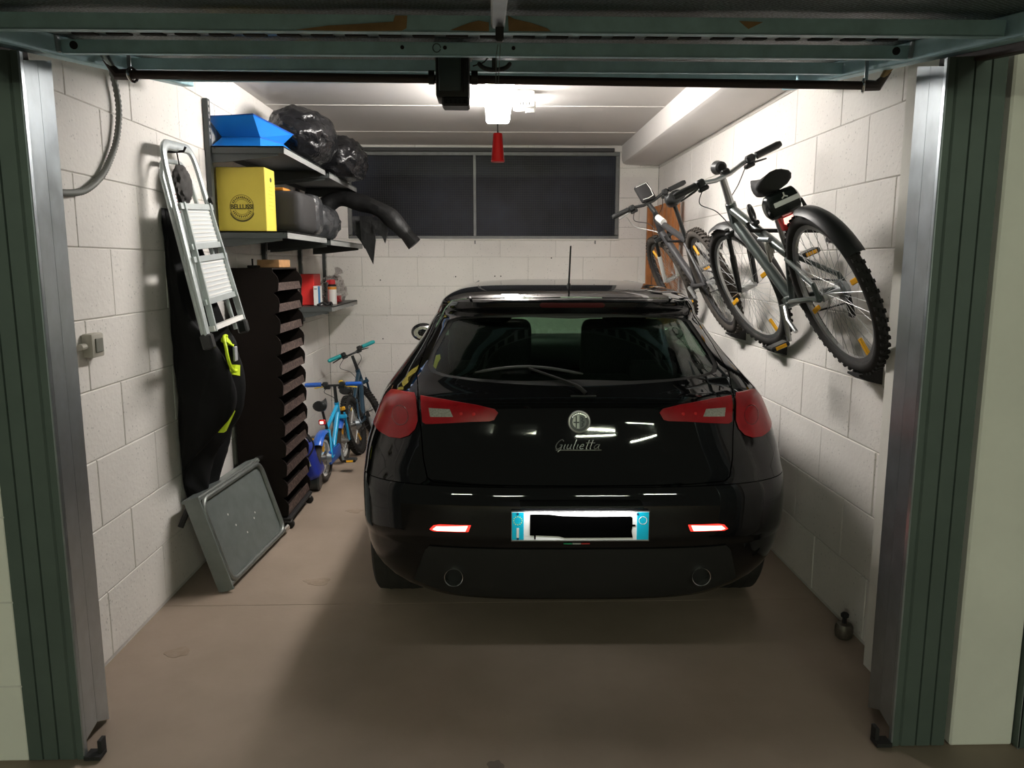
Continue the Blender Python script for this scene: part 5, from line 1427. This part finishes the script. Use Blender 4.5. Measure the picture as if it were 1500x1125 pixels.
# ---- far wall bike (dark mountain bike)
t2, b2_, M2, K2 = make_bike('dark grey mountain bicycle with white fork hung on the right wall', (1.462, 4.60, 1.14), (0, -TH, 0), dict(
    R=0.335, tw=0.054, wb=1.05, bb=(0.43, 0.30), cluster=(0.245, 0.60), seat=(0.20, 0.86), head_lo=(0.83, 0.665), head_hi=(0.79, 0.80), stem=(0.83, 0.895),
    k=0.021, steer=R(6), mf=m_fdark, rubber=m_dustrub, knobs=True, rim=m_fdark, refl=(60,), bar=0.275, rise=0.03, back=0.04, mfork=m_black, mstan=m_black, mleg=m_white,
    mstem=m_black, mbar=m_black, mlever=m_alu, crank=200, cl=0.17, sl=0.27, sw=0.16, post=m_black, group='wall hung bicycles'))
hb = K2['st']+Vector((0, 0.02, 0.085))
M_ = Matrix.Translation(hb) @ Matrix.Rotation(R(-35), 4, 'X')
pbg = b2_(MB().box((0, 0, 0), (0.105, 0.035, 0.15), M_, b=0.016, seg=3), 'phone_pouch', m_blackm)
rim = [(-0.040, 0.0, 0.058), (0.040, 0, 0.058), (0.044, 0, 0.0), (0.038, 0, -0.060), (0, 0, -0.066), (-0.038, 0, -0.060)]
b2_(MB().tube([M_ @ (Vector(p)+Vector((0, -0.0185, 0))) for p in rim], 0.0028, 6), 'white_trim', m_white, pbg)
b2_(MB().tube([K2['hh'].lerp(K2['sc'], 0.06)+Vector((0, 0, 0.0005)), K2['hh'].lerp(K2['sc'], 0.26)], 0.0222, 12), 'white_band', m_white)
b2_(MB().tube(spline([K2['st']+Vector((-0.18, 0.02, -0.01)), K2['st']+Vector((-0.14, 0.08, -0.10)), K2['hl']+Vector((-0.04, 0.05, 0.05)), K2['hl']+Vector((0, -0.05, 0.0))], 8), 0.003, 6), 'white_cable', m_white)
# wall hooks and wheel rests for the two bikes
def hook(y, h, label):
    s_, c_ = math.sin(TH), math.cos(TH)
    x = 1.462-h*s_; z = 1.128+h*c_
    o = MB().tube([(XR-0.002, y, z-0.045), (x+0.02, y, z-0.045), (x-0.03, y, z-0.045), (x-0.05, y, z-0.01)], 0.009, 8).box((XR-0.006, y, z-0.045), (0.010, 0.05, 0.10)).build('bike_hook', m_blackm)
    origin(o, (XR-0.004, y, z-0.045)); tag(o, label, 'hook', 'bike hooks')
hook(2.97+0.50, 0.67, 'black wall hook under the top tube of the trekking bicycle')
hook(4.60+0.52, 0.67, 'black wall hook under the top tube of the mountain bicycle')
def rest(y, z, label):
    o = MB().prism([(XR-0.001, z+0.028), (XR-0.001, z-0.045), (XR-0.062, z-0.030), (XR-0.095, z-0.012), (XR-0.095, z-0.004), (XR-0.05, z-0.006)], lambda x, zz: Vector((x, y-0.05, zz)), lambda x, zz: Vector((x, y+0.05, zz))).build('wheel_rest', m_blackm)
    origin(o, (XR-0.004, y, z)); tag(o, label, 'wheel rest', 'wheel rests')
rest(2.97, 1.128, 'black wall rest under the nearest wheel of the trekking bicycle')
rest(3.95, 1.128, 'black wall rest under the front wheel of the trekking bicycle')
rest(4.60, 1.14, 'black wall rest under the rear wheel of the mountain bicycle')

# ---- small blue kids bike
m_kb = mat('sky_blue_paint', (0.015, 0.36, 0.66), 0.3, coat=0.6)
m_kb2 = mat('royal_blue', (0.015, 0.10, 0.46), 0.35, coat=0.4)
m_kyel = mat('kid_yellow', (0.75, 0.50, 0.02), 0.45)
m_teal = mat('teal_grip', (0.02, 0.38, 0.40), 0.5)
m_navy = mat('dark_teal_frame', (0.010, 0.045, 0.080), 0.35, coat=0.5)
t3, b3_, M3, K3 = make_bike('small sky blue kids bicycle standing beside the brown rack', (-1.20, 5.40, 0.0), (0, R(-2), R(-3)), dict(
    R=0.175, tw=0.045, wb=0.57, bb=(0.26, 0.175), cluster=(0.13, 0.36), seat=(0.05, 0.535), head_lo=(0.47, 0.40), head_hi=(0.445, 0.50), stem=(0.425, 0.625),
    k=0.016, steer=R(0), mf=m_kb, rubber=m_dustrub, knobs=False, rim=m_white, refl=(90,), bar=0.21, rise=0.02, back=0.03, mfork=m_kb, mstan=m_kb, mleg=m_kb,
    guards=(60, 140, 50, 140), mguard=m_kb2, crank=80, cl=0.085, sl=0.19, sw=0.12, derailleur=False, mgrip=m_kb2, mlever=m_kyel, mstem=m_black, mbar=m_black, post=m_black, mpedal=m_black, group='kids bicycles'))
b3_(MB().box((0.045, 0.13, 0.17), (0.03, 0.30, 0.10), b=0.02, seg=2), 'chain_guard', m_kb2)
b3_(MB().box((0, 0.02, 0.43), (0.05, 0.025, 0.04), b=0.008), 'tail_light', MATS['red_housing'])
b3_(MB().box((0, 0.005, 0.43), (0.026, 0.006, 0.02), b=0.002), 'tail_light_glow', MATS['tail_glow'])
b3_(MB().box((-0.10, 0.02, 0.26), (0.05, 0.015, 0.025), b=0.004), 'side_reflector', m_amber)
b3_(MB().ball((0.05, 0.43, 0.655), 0.02, (1, 1, 0.8), 12, 8), 'bell', m_kyel)
# ---- larger dark kids bike
t4, b4_, M4, K4 = make_bike('dark teal kids bicycle with teal grips in the back left corner', (-1.085, 6.24, 0.0), (0, R(-13), R(-4)), dict(
    R=0.245, tw=0.060, wb=0.68, bb=(0.32, 0.23), cluster=(0.20, 0.43), seat=(0.10, 0.52), head_lo=(0.56, 0.53), head_hi=(0.535, 0.64), stem=(0.52, 0.77),
    k=0.018, steer=R(38), mf=m_navy, rubber=m_rubber, knobs=True, rim=m_blackm, refl=(-60,), bar=0.225, rise=0.04, back=0.03, mfork=m_navy, mstan=m_navy, mleg=m_navy,
    crank=60, cl=0.11, sl=0.22, sw=0.13, derailleur=False, mgrip=m_teal, mstem=m_black, mbar=m_black, post=m_black, mpedal=m_kyel, group='kids bicycles'))
b4_(MB().box((0, -0.20, 0.42), (0.05, 0.02, 0.03), b=0.004), 'seat_reflector', m_amber)
